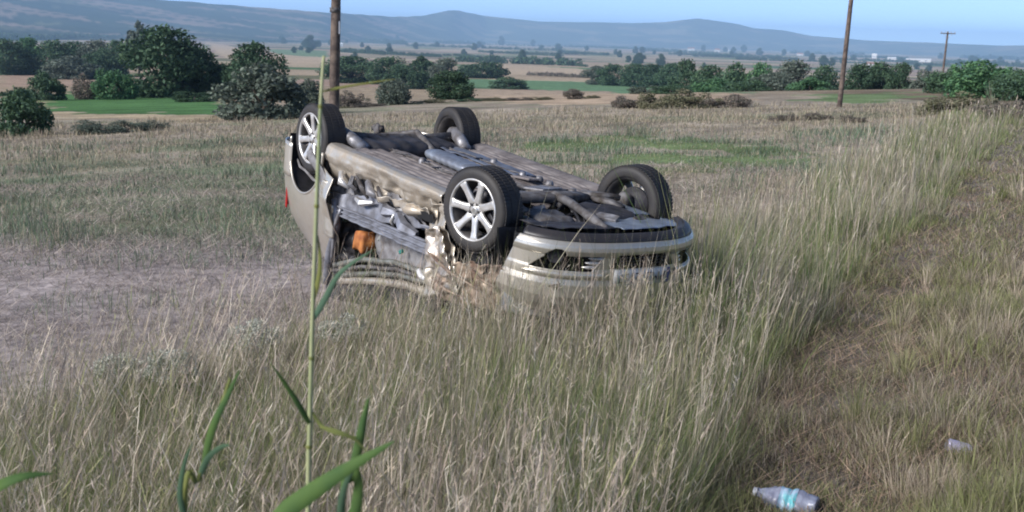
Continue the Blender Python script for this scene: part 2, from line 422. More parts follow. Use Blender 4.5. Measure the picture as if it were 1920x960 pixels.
def side(sgn, x0, x1, zt, nx=90, nz=18, dent=0, base=.19, lowfn=None):
    m = MB()
    def fn(u, v):
        x = lerp(x0, x1, u); lo = (lowfn or (lambda q: zlow(q, base)))(x); hi = max(lo + .01, zt(x)); z = lerp(lo, hi, v)
        y = wid(x, z)
        if abs(z - .60) < .03: y += .004
        if dent:
            y += dent * (n3(x * 2.7, z * 3.1, 5) * .6 + n3(x * 7, z * 8, 1) * .25)
        return (x, sgn * y, z)
    return m.grid(fn, nx, nz)
def belt(x): return .93 + .02 * math.cos(x) + (.03 if x < -.8 else 0)

# --- floor and sills
def floor_fn(u, v):
    x = lerp(-1.62, 1.02, u); y = lerp(-.74, .74, v); z = .205
    if abs(y) < .17: z += .11 * (.5 + .5 * math.cos(math.pi * y / .17))
    z += .012 * math.sin(y * 46) * (abs(y) > .2) + .012 * n3(x * 3, y * 4)
    z += .008 * math.sin(x * 30) * (abs(y) > .55)
    if x < -.78: z += .05 * min(1, (-.78 - x) / .3)
    if x < -1.35: z += .10 * min(1, (-1.35 - x) / .25)
    return (x, y, z)
MB().grid(floor_fn, 110, 90).build('floor_pan', UNDER, car, solid=.008)
# pressed floor panels with long pleats, slightly overlapping
def press(x0, x1, y0, y1, z0, pleats, seed, dz=.012):
    def fn(u, v):
        x = lerp(x0, x1, u) + .015 * n3(v * 3, seed); y = lerp(y0, y1, v)
        tri = abs(((v * pleats) % 1) * 2 - 1)
        e = min(1, 8 * min(u, 1 - u, v, 1 - v))
        return (x, y + .006 * n3(x * 3, y * 6, seed), z0 + .012 - .012 * e - dz * max(0, min(1, (tri - .3) * 3)) * e + .010 * n3(x * 2.2, y * 5, seed) + .004 * n3(x * 9, y * 12, seed))
    return MB().grid(fn, 60, 40)
for (x0, x1, y0, y1, z0, pl_, sd_, nm) in ((-.80, .92, .42, .77, .185, 5, 1, 'floor_side_panel'), (-.80, .92, -.77, -.42, .195, 5, 2, 'floor_side_panel'), (-.70, .98, .17, .44, .200, 4, 3, 'floor_inner_panel'), (-.62, .98, -.44, -.17, .205, 4, 4, 'floor_inner_panel')):
    press(x0, x1, y0, y1, z0, pl_, sd_).build(nm, UNDER, car, solid=.005)
for (yy, x0, x1, r_) in ((.30, -.7, 1.0, .006), (.33, -.7, 1.0, .005), (-.30, -.75, 1.0, .006)):
    MB().tube([(lerp(x0, x1, k / 14), yy + .01 * math.sin(k * 1.3), .178 + .005 * math.sin(k * 2.1)) for k in range(15)], r_, 6).build('brake_line', STEEL_DK, car)
for (cx, cy, rz) in ((-.45, .31, .1), (.05, .32, -.1), (.55, .31, .05), (-.3, -.3, 0), (.35, -.3, .1)):
    MB().box((cx, cy, .176), (.035, .07, .008), Matrix.Rotation(rz, 3, 'Z')).build('line_clip', BLACK, car, smooth=False)
def sill(sgn, dented):
    prof = [(.60, .20), (.66, .178), (.72, .170), (.765, .172), (.79, .190), (.803, .222), (.812, .265), (.806, .305), (.785, .35), (.76, .40), (.74, .45)]
    def fn(u, v):
        x = lerp(-.90, .90, u); k = v * (len(prof) - 1); i = min(int(k), len(prof) - 2); t = k - i
        y = lerp(prof[i][0], prof[i + 1][0], t); z = lerp(prof[i][1], prof[i + 1][1], t)
        if dented:
            w = max(0, min(1, (z - .20) / .12)) * (.35 + .65 * sstep(-.75, -.1, x))
            y -= w * (.06 + .09 * n3(x * 2.6, z * 2.0, 3) + .05 * n3(x * 4.5, z * 11, 6) + .025 * n3(x * 14, z * 22, 7) + .09 * (abs(n3(x * 2.4 + z * 3, z * 6, 14)) - .2))
            z += w * (.035 * n3(x * 4.2, z * 5, 9)) + .012 * n3(x * 2.2, 3)
        return (x, sgn * y, z)
    return MB().grid(fn, 120, 40)
s_ = sill(1, True).build('sill', PAINT_DIRT, car, solid=.006); s_['label'] = 'crumpled champagne sill with torn lower edge'
sill(-1, False).build('sill', UNDER, car, solid=.006)
# inner sill box closing the cabin side
MB().grid(lambda u, v: (lerp(-.9, .9, u), .60 + .03 * n3(u * 6, v * 3), lerp(.21, .46, v)), 20, 6).build('inner_sill', UNDER_DK, car, solid=.006)

# --- exhaust, tank, rear axle
ex = MB(); ex.tube([(1.25, -.02, .20), (1.0, -.03, .185), (.7, -.05, .20), (.3, -.07, .215), (.05, -.08, .20)], .032, 10)
exo = ex.build('exhaust_pipe', STEEL_DK, car); ex = MB(); ex.tube([(-.68, -.09, .19), (-.9, -.15, .16), (-1.15, -.2, .12), (-1.35, -.1, .18), (-1.55, .05, .24)], .028, 10)
ex.build('tail_pipe', STEEL_DK, car)
def sil(u, v):
    q = v * 2 * math.pi; x = lerp(-.72, .10, u); e = min(1, math.sqrt(max(0, 1 - abs(2 * u - 1) ** 6)) + .02)
    return (x, -.07 + .11 * e * math.copysign(abs(math.cos(q)) ** .7, math.cos(q)) + .03 * (u - .5), .208 + .042 * e * math.copysign(abs(math.sin(q)) ** .8, math.sin(q)) + .004 * math.sin(x * 60))
MB().grid(sil, 44, 24, cv=True).build('silencer', mat('silencer_tin', (.42, .47, .55), .42, .6, noise=.4, nscale=10, col2=(.26, .27, .31), bump=.15), car)  # blue of the reflected sky is put into the tin colour
MB().grid(lambda u, v: (lerp(-.78, .4, u), lerp(-.42, -.20, v) + .02 * n3(u * 5, v), .182 - .012 * math.sin(v * 9) + .012 * n3(u * 9, v * 3, 3)), 30, 8).build('heat_shield', mat('heat_shield_tin', (.33, .37, .44), .36, .7, noise=.4, nscale=8, col2=(.2, .2, .23)), car, solid=.004)  # bluish sky reflection painted in as the shield's colour
def tank(u, v):
    a = v * 2 * math.pi; e = 1 - abs(2 * u - 1) ** 5 * .35
    return (-1.0 + .27 * e * math.copysign(abs(math.cos(a)) ** .55, math.cos(a)), lerp(-.45, .48, u), .22 + .075 * e * math.copysign(abs(math.sin(a)) ** .55, math.sin(a)) + .01 * math.sin(u * 40))
MB().grid(tank, 34, 28, cv=True).build('fuel_tank', UNDER_DK, car)
def rax(sg):
    return MB().tube([(-.80, sg * .50, .20), (-.98, sg * .545, .145), (-1.10, sg * .575, .12), (-1.20, sg * .60, .16), (-1.27, sg * .62, .20)], [.05, .055, .06, .055, .045], 12)
rax(1).build('trailing_arm', STEEL, car); rax(-1).build('trailing_arm', STEEL, car)
MB().tube([(-1.10, .56, .15), (-1.13, .3, .17), (-1.13, -.3, .17), (-1.10, -.56, .15)], [.05, .042, .042, .05], 12).build('axle_beam', STEEL_DK, car)
for sg in (1, -1):
    MB().tube([(-1.30, sg * .5, .20), (-1.34, sg * .50, .36), (-1.36, sg * .50, .62)], [.035, .03, .04], 10).build('shock_absorber', STEEL_DK, car)
bt = MB(); bt.box((-1.52, -.02, .17), (.09, .07, .07), Matrix.Rotation(.4, 3, 'Y')); bt.tube([(-1.46, -.02, .16), (-1.56, -.02, .13), (-1.62, -.01, .18)], .022, 8)
bt.build('towing_eye', STEEL_DK, car, bevel=.01)
MB().grid(lambda u, v: (-1.62 - .10 * v - .05 * math.cos((u - .5) * 3), lerp(-.70, .70, u), .29 + .05 * v), 30, 3).build('rear_valance', BLACK, car, solid=.01)

# --- body sides
def zt_rq(x):   # rear quarter: up to belt, then pillar towards the roof
    return float(np.interp(x, [-1.9, -1.78, -1.55, -1.25, -1.0, -.85, -.70, -.62], [.90, .98, 1.10, 1.25, 1.22, 1.14, .98, .86]))
def low_rq(x):
    return float(zlow(x, .25)) if x < -.88 else lerp(.36, .42, (x + .88) / .26)
rq = MB()
def rqf(u, v):
    x = lerp(-1.90, -.64, u); lo = low_rq(x); hi = max(lo + .01, zt_rq(x)); z = lerp(lo, hi, v); y = wid(x, z)
    e = sstep(-.95, -.66, x)
    y += float(e) * (.05 * math.sin((z - .35) * 6.5) + .03 * n3(x * 9, z * 6)) + .006 * n3(x * 4, z * 4, 8)
    if abs(z - .60) < .025: y += .004
    return (x, y, z)
rqo = rq.grid(rqf, 100, 36).build('rear_quarter_panel', PAINT, car, solid=.006)
arch = MB(); pts = []
for k in range(41):
    q = math.radians(lerp(-8, 188, k / 40)); x = ARR[0] + .366 * math.cos(q); z = ARR[1] + .366 * math.sin(q); pts.append((x, wid(x, max(z, .3)) + .006, z))
arch.tube(pts, .011, 8).build('arch_lip', PAINT, rqo)
# flared paint edge at the torn door, its reflection put into a lighter colour
MB().grid(lambda u, v: (lerp(-.86, -.655, v) + .02 * n3(u * 5, v * 3), .80 + .05 * math.sin(v * 2.6) - .02 * u + .012 * n3(u * 7, v * 5, 3), lerp(.62, .90, u) + .02 * v), 16, 10).build('flared_panel_edge', mat('highlit_bent_paint', (.78, .75, .68), .3, .7, noise=.3, nscale=9, col2=(.55, .5, .42)), rqo, solid=.004)
def liner(cx, cz, r, y0, y1):
    m = MB(); m.grid(lambda u, v: (cx + r * math.cos(math.radians(lerp(-12, 192, u))), lerp(y0, y1, v), cz + r * math.sin(math.radians(lerp(-12, 192, u))) + .008 * n3(u * 20, v * 3)), 36, 6)
    m.grid(lambda u, v: (cx + r * v * math.cos(math.radians(lerp(-12, 192, u))), y1, cz + r * v * math.sin(math.radians(lerp(-12, 192, u)))), 36, 2); return m
for sg in (1, -1):
    liner(-1.25, .30, .372, sg * .80, sg * .50).build('wheel_arch_liner', UNDER_DK, car)
    liner(1.255, .31, .372, sg * .80, sg * .46).build('wheel_arch_liner', UNDER_DK, car)
# torn liner edge inside the rear arch
MB().tube([(-1.56, .74, .44), (-1.45, .76, .49), (-1.34, .76, .50), (-1.22, .74, .55), (-1.10, .74, .56)], [.008, .014, .012, .016, .01], 6).build('torn_liner_edge', GREYPL, car)
# bent grey trim strip hanging across the rear arch
p0, p1, p2 = carY(581, 286, .845), carY(594, 312, .87), carY(612, 346, .84)
def strip(u, v):
    a = p0.lerp(p1, u * 2) if u < .5 else p1.lerp(p2, u * 2 - 1)
    return (a.x + (v - .5) * (.10 + .03 * u), a.y + .015 * math.sin(v * 3.1) + .01 * math.sin(u * 7), a.z + (v - .5) * -.05 + .03 * (u - .5))
MB().grid(strip, 18, 6).build('bent_trim_strip', GREYPL, car, solid=.008)
p0b = carY(610, 345, .86)
MB().grid(lambda u, v: (p0b.x - .10 + .17 * u, .845 + .03 * math.sin(u * 3) + .012 * n3(u * 5, v * 5), p0b.z - .03 + .11 * v + .02 * n3(u * 6, v * 3, 4)), 10, 8).build('bent_panel_corner', PAINT, rqo, solid=.004)
# right body side (intact, away from the viewer)
side(-1, -1.90, 1.78, belt, nx=150).build('right_body_side', PAINT, car, solid=.006)

# --- wreckage in the door opening (left side)
def quad(P, nu, nv, amp, sc1=5, seed=0, wave=0, wn=6):
    """crumpled sheet through four car-frame corners a-b (top edge) d-c (bottom edge)"""
    a, b, c, d = [Vector(p) for p in P]
    def fn(u, v):
        p = a.lerp(b, u).lerp(d.lerp(c, u), v)
        k = amp * (n3(p.x * sc1, p.z * sc1, seed) + .5 * n3(p.x * sc1 * 2.3, p.z * sc1 * 2.3, seed + 3))
        return (p.x + .4 * k, p.y + k + wave * math.sin(v * wn * math.pi), p.z + .5 * k)
    return MB().grid(fn, nu, nv)
Y = .74
MB().grid(lambda u, v: (lerp(-.92, .95, u), -.02 + .02 * n3(u * 4, v * 4), lerp(.28, 1.2, v)), 12, 8).build('cabin_shade_wall', HOLE, car)  # black sheet added mid-cabin, its colour stands for the shade inside
quad([carY(620, 312, .70), carY(765, 372, .68), carY(810, 430, .70), carY(628, 388, .74)], 44, 26, .055, 6, 2).build('door_inner_skin', STEEL, car, solid=.004)
quad([carY(622, 362, .77), carY(700, 366, .73), carY(812, 432, .76), carY(640, 404, .78)], 40, 16, .03, 7, 12).build('door_inner_panel', PRIMER, car, solid=.004)
quad([carY(632, 384, .79), carY(806, 452, .80), carY(806, 482, .80), carY(634, 404, .79)], 40, 16, .008, 6, 20, wave=.016, wn=5).build('door_impact_beam', PRIMER, car, solid=.004)
# crushed intrusion pieces with holes and glints
for i, (a, b, w_, mt) in enumerate((((640, 322), (655, 352), .035, ALU), ((662, 330), (668, 356), .03, STEEL), ((690, 340), (712, 372), .04, STEEL), ((720, 385), (745, 400), .05, PRIMER),
                                     ((742, 396), (738, 424), .018, ALU), ((746, 402), (782, 440), .05, PRIMER), ((752, 380), (800, 400), .045, PAINT_DIRT), ((668, 372), (700, 380), .03, ALU))):
    A_, B_ = carY(*a, .79), carY(*b, .78)
    mid = (A_ + B_) / 2 + Vector((.02 * random.uniform(-1, 1), .03, .02))
    MB().tube([A_, mid, B_], [w_ * .6, w_, w_ * .5], 5).build('bent_metal_scrap', mt, car, smooth=(i % 2 == 0))
for (a, b) in (((668, 330), (690, 372)), ((708, 350), (722, 390))):
    A_, B_ = carY(*a, .80), carY(*b, .79)
    MB().tube([A_, A_.lerp(B_, .5) + Vector((.015, .012, 0)), B_], [.012, .02, .012], 6).build('window_regulator_rod', STEEL_DK, car)
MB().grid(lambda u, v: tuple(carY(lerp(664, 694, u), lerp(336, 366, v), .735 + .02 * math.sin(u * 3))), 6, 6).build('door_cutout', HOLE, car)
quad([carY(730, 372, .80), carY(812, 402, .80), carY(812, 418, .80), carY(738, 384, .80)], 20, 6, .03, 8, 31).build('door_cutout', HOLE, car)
quad([carY(700, 362, .82), carY(800, 392, .83), carY(806, 402, .81), carY(712, 376, .80)], 26, 8, .05, 7, 44).build('torn_sill_flange', PAINT_DIRT, car, solid=.004)
# cabin: seats, orange foam block, deflated airbag
def cushion(c, s, k=.5, seed=0, amp=.02):
    def fn(u, v):
        a = (u - .5) * math.pi; b = v * 2 * math.pi; f = lambda q: math.copysign(abs(q) ** k, q)
        p = Vector((f(math.cos(a)) * f(math.cos(b)) * s[0], f(math.cos(a)) * f(math.sin(b)) * s[1], f(math.sin(a)) * s[2]))
        n_ = amp * n3(p.x * 9 + seed, p.y * 9, p.z * 9); return (c[0] + p.x + n_, c[1] + p.y + n_, c[2] + p.z + n_)
    return MB().grid(fn, 16, 28, cv=True)
oc = (carY(672, 432, .62) + carY(700, 475, .62)) / 2
cushion(oc, (.085, .08, .085), .4, 3, .04).build('orange_foam_block', ORANGE, car)
pc = (carY(708, 434, .58) + carY(735, 470, .58)) / 2
cushion(pc, (.07, .04, .06), .7, 8, .05).build('deflated_airbag', PALE, car)
cushion((-.35, .36, .45), (.26, .25, .10), .5, 1).build('seat_cushion', BLACK, car)
cushion((-.62, .36, .80), (.11, .25, .32), .5, 2).build('seat_backrest', BLACK, car)
cushion((.72, 0, .80), (.18, .66, .13), .4, 5).build('dashboard', UNDER_DK, car)
tp = carY(752, 472, .72)
MB().box(tp, (.05, .02, .03), Matrix.Rotation(.5, 3, 'Y')).build('teal_plastic_shard', TEAL, car, bevel=.006, smooth=False)
quad([carY(705, 430, .60), carY(800, 470, .64), carY(800, 505, .66), carY(705, 490, .62)], 24, 12, .04, 6, 51).build('torn_door_card', GREYPL, car, solid=.004)
quad([carY(628, 405, .66), carY(668, 415, .62), carY(664, 490, .64), carY(622, 490, .70)], 20, 18, .07, 6, 61).build('torn_trim', BLACK, car, solid=.004)
# crushed pillars and roof rails
def rib(px, y, r, mt, name, par=None, n=8, seedy=0):
    P = [carY(a, b, yy) for (a, b), yy in zip(px, y)]
    Q = []
    for i in range(len(P) - 1):
        for k in range(5): Q.append(P[i].lerp(P[i + 1], k / 5))
    Q.append(P[-1]); Q = [q + Vector((0, .012 * n3(q.x * 6, q.z * 6, seedy), .008 * n3(q.x * 8, 5, seedy))) for q in Q]
    return MB().tube(Q, r, n).build(name, mt, par or car)
rib([(628, 372), (632, 420), (618, 470), (612, 530)], [.80, .78, .74, .70], .035, PRIMER, 'centre_pillar')
rib([(640, 392), (626, 430), (622, 490)], [.80, .80, .78], .016, STEEL, 'seat_belt_rail')
rib([(626, 497), (680, 486), (740, 492), (800, 512)], [.72, .74, .75, .76], .022, GREENISH, 'window_frame_rail')
rib([(618, 508), (680, 500), (745, 505), (806, 524)], [.70, .72, .74, .75], .015, STEEL_DK, 'window_seal')
rib([(640, 516), (700, 512), (750, 516), (802, 530)], [.69, .71, .72, .74], .02, GREENISH, 'window_frame_rail')
rib([(630, 526), (690, 526), (760, 534), (812, 552)], [.66, .68, .70, .72], .032, PAINT_DIRT, 'roof_side_rail')
rib([(786, 508), (792, 518), (800, 522)], [.78, .79, .78], .022, WHITE, 'broken_mirror_cap')
quad([carY(612, 512, .66), carY(812, 540, .70), carY(816, 600, .62), carY(606, 580, .58)], 40, 18, .05, 5, 95).build('shaded_roof_edge', UNDER_DK, car, solid=.005)  # dark sheet added for the shadow under the roof rail, as a crushed edge
quad([carY(616, 420, .50), carY(806, 470, .50), carY(806, 560, .50), carY(612, 560, .46)], 12, 10, .03, 4, 97).build('cabin_shade_sheet', HOLE, car, solid=.004)  # near-black sheet added so the cabin behind the door opening reads as shade
# crumpled front wing and door pillar, left
quad([carY(806, 372, .80), carY(838, 388, .80), carY(862, 548, .79), carY(796, 552, .76)], 16, 50, .055, 7, 71).build('crumpled_wing_rear', PAINT_DIRT, car, solid=.005)
quad([carY(800, 425, .84), carY(826, 425, .84), carY(846, 520, .83), carY(798, 500, .82)], 12, 24, .05, 9, 77).build('wing_fold', mat('creased_paint', (.66, .60, .52), .34, .65, noise=.5, nscale=9, col2=(.4, .32, .26)), car, solid=.004)
quad([carY(830, 488, .80), carY(945, 500, .80), carY(935, 585, .74), carY(800, 560, .76)], 44, 26, .06, 8, 81).build('crumpled_wing', PAINT_BROWN, car, solid=.005)
for (a, b, m_) in (((800, 470), (900, 545), .03), ((810, 520), (870, 560), .02), ((880, 500), (930, 540), .025)):
    A_, B_ = carY(*a, .85), carY(*b, .83)
    MB().tube([A_, A_.lerp(B_, .5) + Vector((0, m_, .01)), B_], [.008, .014, .006], 6).build('wing_crease', PAINT_BROWN, car)
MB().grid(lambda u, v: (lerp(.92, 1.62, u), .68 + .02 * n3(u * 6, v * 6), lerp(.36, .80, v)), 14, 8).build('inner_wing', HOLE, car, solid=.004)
# --- roof, glass, bonnet, tail
def rooff(u, v):
    x = lerp(-1.32, .34, u); y = lerp(-.60, .60, v); z = 1.385 - .05 * (2 * v - 1) ** 2 - .05 * (2 * u - 1) ** 4
    z -= (.05 + .06 * v) * (.6 + .5 * n3(x * 2.5, y * 3, 4)); return (x, y, z)
MB().grid(rooff, 36, 28).build('roof', PAINT, car, solid=.006)
MB().grid(lambda u, v: (lerp(.34, .98, u), lerp(-.58, .58, v) * (1 + .14 * u), lerp(1.29, .93, u) - .05 * (2 * v - 1) ** 2 - .04 * n3(u * 5, v * 6)), 22, 24).build('windscreen', GLASS, car, solid=.005)
MB().grid(lambda u, v: (lerp(-1.32, -1.72, u), lerp(-.54, .54, v) * (1 + .1 * u), lerp(1.29, 1.0, u) - .04 * (2 * v - 1) ** 2), 12, 16).build('rear_window', GLASS, car, solid=.005)
MB().grid(lambda u, v: (lerp(-1.72, -1.93, math.sin(u * 1.57)), lerp(-.60, .60, v), lerp(1.0, .45, u)), 14, 14).build('tailgate', PAINT, car, solid=.006)
def rbump(u, v):
    a = lerp(-math.pi / 2, math.pi / 2, u); return (-1.55 - .42 * abs(math.cos(a)) ** .6, .80 * math.copysign(abs(math.sin(a)) ** .75, math.sin(a)), lerp(.30, .60, v) )
MB().grid(rbump, 50, 8).build('rear_bumper', PAINT, car, solid=.006)
for sg in (1, -1):
    MB().grid(lambda u, v: (-1.72 - .17 * v, sg * (.735 - .12 * v ** 2), lerp(.74, .92, u)), 10, 8).build('tail_lamp', RED, car, solid=.01)
MB().grid(lambda u, v: (lerp(.96, 2.08, u) - .16 * (2 * v - 1) ** 4 * u, lerp(-.70, .70, v) * (1 - .06 * u), lerp(.95, .74, u ** 1.5) - .04 * (2 * v - 1) ** 2 + .012 * n3(u * 4, v * 5)), 30, 28).build('bonnet', PAINT, car, solid=.006)
for sg in (-1,):
    MB().tube([(.92, sg * .74, .95), (.62, sg * .66, 1.12), (.32, sg * .58, 1.29)], .04, 8).build('windscreen_pillar', PAINT, car)
    MB().grid(lambda u, v: (lerp(-1.0, .75, u) - .1 * v, sg * lerp(.775, .60, v), lerp(.95, 1.27 - .1 * abs(u - .4), v)), 16, 8).build('side_window', GLASS, car, solid=.005)

# --- front bumper with openings
def bplan(a, off=0.0):
    s_, c_ = math.sin(a), math.cos(a)
    if s_ < 0: return (1.5 + (.70 + off) * abs(c_) ** (.6 + .2 * min(1, -s_ * 3)), (.745 + off) * -(abs(s_) ** .82))
    return (1.5 + (.70 + off) * abs(c_) ** .6, (.80 + off) * abs(s_) ** .75)
def acut(z):
    xc = float(np.interp(z, [.15, .68], [1.87, 1.64])); return math.acos(((xc - 1.5) / .70) ** (1 / .6))
def bpt(sg, yy, off=0.0):
    a = math.asin(min(.999, (yy / .80) ** (1 / .75))) if sg > 0 else -math.asin(min(.999, (yy * .93 / .745) ** (1 / .82)))
    return bplan(a, off)
def boff(z):
    return float(np.interp(z, [.15, .165, .21, .216, .24, .27, .295, .31, .39, .41, .435, .46, .50, .58, .64, .70], [-.05, -.012, -.004, .004, .02, .024, .016, .004, .002, .006, .006, .004, .012, .012, -.01, -.05]))
def by(a): return bplan(a)[1]
HOL_L = [(.74, .402), (.705, .345), (.665, .305), (.33, .296), (.41, .402)]
HOL_C = [(.285, .386), (.225, .292), (-.225, .292), (-.285, .386)]
def in2(p, poly):
    c = False; j = len(poly) - 1
    for i in range(len(poly)):
        if (poly[i][1] > p[1]) != (poly[j][1] > p[1]) and p[0] < (poly[j][0] - poly[i][0]) * (p[1] - poly[i][1]) / (poly[j][1] - poly[i][1]) + poly[i][0]: c = not c
        j = i
    return c
def bfn(u, v):
    z = lerp(.213, .70, v); am = acut(z); a = lerp(-am, am, u); x, y = bplan(a, boff(z)); return (x, y, z)
def bkeep(u, v):
    x, y, z = bfn(u, v)
    if in2((y, z), HOL_L) or in2((-y / .93, z), HOL_L) or in2((y, z), HOL_C): return False
    if ((y if y > 0 else -y / .93) - .633) ** 2 + (z - .312) ** 2 < .052 ** 2: return False
    return True
bum = MB().grid(bfn, 260, 120, keep=bkeep).build('front_bumper', PAINT, car, solid=.006)
MB().grid(lambda u, v: (*bplan(lerp(-1, 1, u) * acut(.17), lerp(-.055, -.004, v) + .014 * math.sin(v * 3.1)), lerp(.166, .212, v)), 120, 10).build('bumper_lip', BLACK, bum, solid=.01)
MB().grid(lambda u, v: (*bplan(lerp(-1, 1, u) * acut(.17), lerp(-.10, -.05, v)), lerp(.185, .172, v)), 80, 4).build('lip_underside', BLACK, bum, solid=.006)
MB().grid(lambda u, v: (*bplan(lerp(-1, 1, u) * math.pi / 2 * .9, -.075), lerp(.24, .46, v)), 100, 6).build('intake_void', HOLE, bum)
for sg in (1, -1):
    # side strip moulding
    def mould(u, v, sg=sg):
        yy = lerp(.755, .33, u); h = .022 * min(1, u * 9 + .15)
        q = v * 2 * math.pi; x, y = bpt(sg, yy, .010 + .012 * math.cos(q)); return (x, y, .432 + h * math.sin(q))
    MB().grid(mould, 50, 12, cv=True).build('bumper_moulding', PAINT, bum)
    fx, fy = bpt(sg, .633, -.012)
    fl = MB(); d_ = Vector((.86, sg * .5, 0)).normalized(); c0 = Vector((fx, fy, .312))
    rot_ = Vector((0, 0, 1)).rotation_difference(d_)
    prof = [(.055, -.03), (.056, .0), (.050, .006), (.046, -.004), (.0, .012)]
    vs = []
    for (r_, h_) in prof:
        for k in range(28):
            q = 2 * math.pi * k / 28; p = rot_ @ Vector((r_ * math.cos(q), r_ * math.sin(q), h_)) + c0; vs.append(tuple(p))
    fl.add(vs, [(i * 28 + k, i * 28 + (k + 1) % 28, (i + 1) * 28 + (k + 1) % 28, (i + 1) * 28 + k) for i in range(4) for k in range(28)])
    fl.build('fog_lamp', BLACK, bum)
    for k in range(3):
        z = .320 + .030 * k; y0 = .335 + .02 * k; x0, yy0 = bpt(sg, y0, -.008); x1, yy1 = bpt(sg, y0 + .10, -.02)
        MB().tube([(x0, yy0, z), (lerp(x0, x1, .5), lerp(yy0, yy1, .5), z), (x1, yy1, z)], [.017, .013, .004], 8).build('intake_fin', ALU, bum)
    MB().grid(lambda u, v: (*bpt(sg, .30 + .11 * v, -.07), lerp(.29, .41, u)), 4, 4).build('intake_side', ALU, bum)
    # head lamp
    MB().grid(lambda u, v: (*[1.66 + .36 * math.sin(lerp(.25, 1.35, u)), sg * (.80 * math.cos(lerp(.25, 1.35, u)) ** .6)], lerp(.62, .76, v)), 18, 6).build('head_lamp', LAMP, car, solid=.008)
for k in range(4):
    z = .305 + .022 * k
    MB().tube([(bplan(lerp(-.25, .25, j / 10))[0] - .03, lerp(-.24, .24, j / 10), z) for j in range(11)], .004, 5).build('grille_bar', BLACK, bum)
for k in range(7):
    y = lerp(-.21, .21, k / 6); MB().tube([(2.165, y, .295), (2.165, y, .384)], .004, 5).build('grille_bar', BLACK, bum)
# upper grille between the lamps, badge
MB().grid(lambda u, v: (2.06 + .03 * math.cos((u - .5) * 3), lerp(-.24, .24, u), lerp(.63, .73, v)), 14, 4).build('upper_grille', BLACK, car, solid=.01)
# number plate (upside down with the car)
plx = 2.2 + .017
pl = MB(); pl.grid(lambda u, v: (plx - .03 * (2 * u - 1) ** 2 * .5, lerp(-.245, .245, u), lerp(.392, .498, v)), 16, 2); plo = pl.build('number_plate', WHITE, bum, solid=.004)
bl = MB(); bl.grid(lambda u, v: (plx - .03 * (2 * ((lerp(-.243, -.207, u) + .245) / .49) - 1) ** 2 * .5 + .003, lerp(-.243, -.207, u), lerp(.394, .496, v)), 3, 2); bl.build('plate_band', PBLUE, plo)
def text_mesh(s, size, name, m, parent, loc, rotm3):
    cu = bpy.data.curves.new(name, 'FONT'); cu.body = s; cu.size = size; cu.align_x = 'CENTER'; cu.align_y = 'CENTER'; cu.extrude = .0008; cu.space_character = 1.05
    o = bpy.data.objects.new(name + '_src', cu); C.objects.link(o)
    dg = bpy.context.evaluated_depsgraph_get(); me = bpy.data.meshes.new_from_object(o.evaluated_get(dg)); bpy.data.objects.remove(o)
    me.materials.clear(); me.materials.append(m)
    r = bpy.data.objects.new(name, me); C.objects.link(r); r.parent = parent; r.location = loc; r.rotation_euler = rotm3.to_euler(); return r
# readable from the front of the upright car: text x axis -> car +y, text up -> car +z
TR = Matrix(((0, 0, 1), (1, 0, 0), (0, 1, 0)))
text_mesh('PMZ-2157', .093, 'plate_lettering', INK, plo, (plx + .004, .015, .442), TR)

# --- engine bay seen from below
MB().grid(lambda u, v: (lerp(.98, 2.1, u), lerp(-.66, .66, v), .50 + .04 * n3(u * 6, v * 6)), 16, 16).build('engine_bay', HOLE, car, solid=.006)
for sg in (1, -1):
    MB().grid(lambda u, v: (lerp(.98, 1.95, u), sg * (.50 + .01 * n3(u * 9, v * 5)), lerp(.20, .5, v)), 12, 4).build('chassis_leg', UNDER_DK, car, solid=.05)
sub = MB()
def bar(P, w, h, n=8):
    """flat welded bar along points"""
    m = MB(); P = [Vector(p) for p in P]
    vs = []; 
    for i, p in enumerate(P):
        t = (P[min(i + 1, len(P) - 1)] - P[max(i - 1, 0)]).normalized(); s_ = t.cross(Vector((0, 0, 1))).normalized(); u_ = s_.cross(t)
        ww = w[i] if hasattr(w, '__len__') else w
        for (a, b) in ((-1, -.6), (-.7, -1), (.7, -1), (1, -.6), (1, .6), (.7, 1), (-.7, 1), (-1, .6)): vs.append(tuple(p + s_ * a * ww / 2 + u_ * b * h / 2))
    k = 8; fs = [(i * k + j, i * k + (j + 1) % k, (i + 1) * k + (j + 1) % k, (i + 1) * k + j) for i in range(len(P) - 1) for j in range(k)]
    fs += [tuple(range(k)), tuple((len(P) - 1) * k + j for j in range(k))]; m.add(vs, fs); return m
bar([(1.05, .42, .19), (1.12, .2, .165), (1.14, 0, .16), (1.12, -.2, .165), (1.05, -.42, .19)], [.10, .16, .17, .16, .10], .06).build('subframe', STEEL_DK, car)
bar([(1.08, .40, .185), (1.30, .43, .17), (1.42, .44, .19)], [.09, .07, .06], .04).build('subframe_arm', STEEL_DK, car)
bar([(1.08, -.40, .185), (1.30, -.43, .17), (1.42, -.44, .19)], [.09, .07, .06], .04).build('subframe_arm', STEEL_DK, car)
for sg in (1, -1):
    bar([(1.02, sg * .36, .165), (1.16, sg * .45, .15), (1.25, sg * .60, .155)], [.12, .10, .05], .035).build('control_arm', STEEL_DK, car)
    MB().tube([(1.27, sg * .18, .26), (1.27, sg * .24, .26), (1.265, sg * .45, .225), (1.26, sg * .50, .22), (1.257, sg * .62, .205)], [.05, .028, .022, .042, .04], 12).build('drive_shaft', STEEL, car)
    MB().tube([(1.14, sg * .30, .215), (1.14, sg * .48, .20), (1.15, sg * .62, .19)], [.022, .014, .014], 8).build('track_rod', STEEL_DK, car)
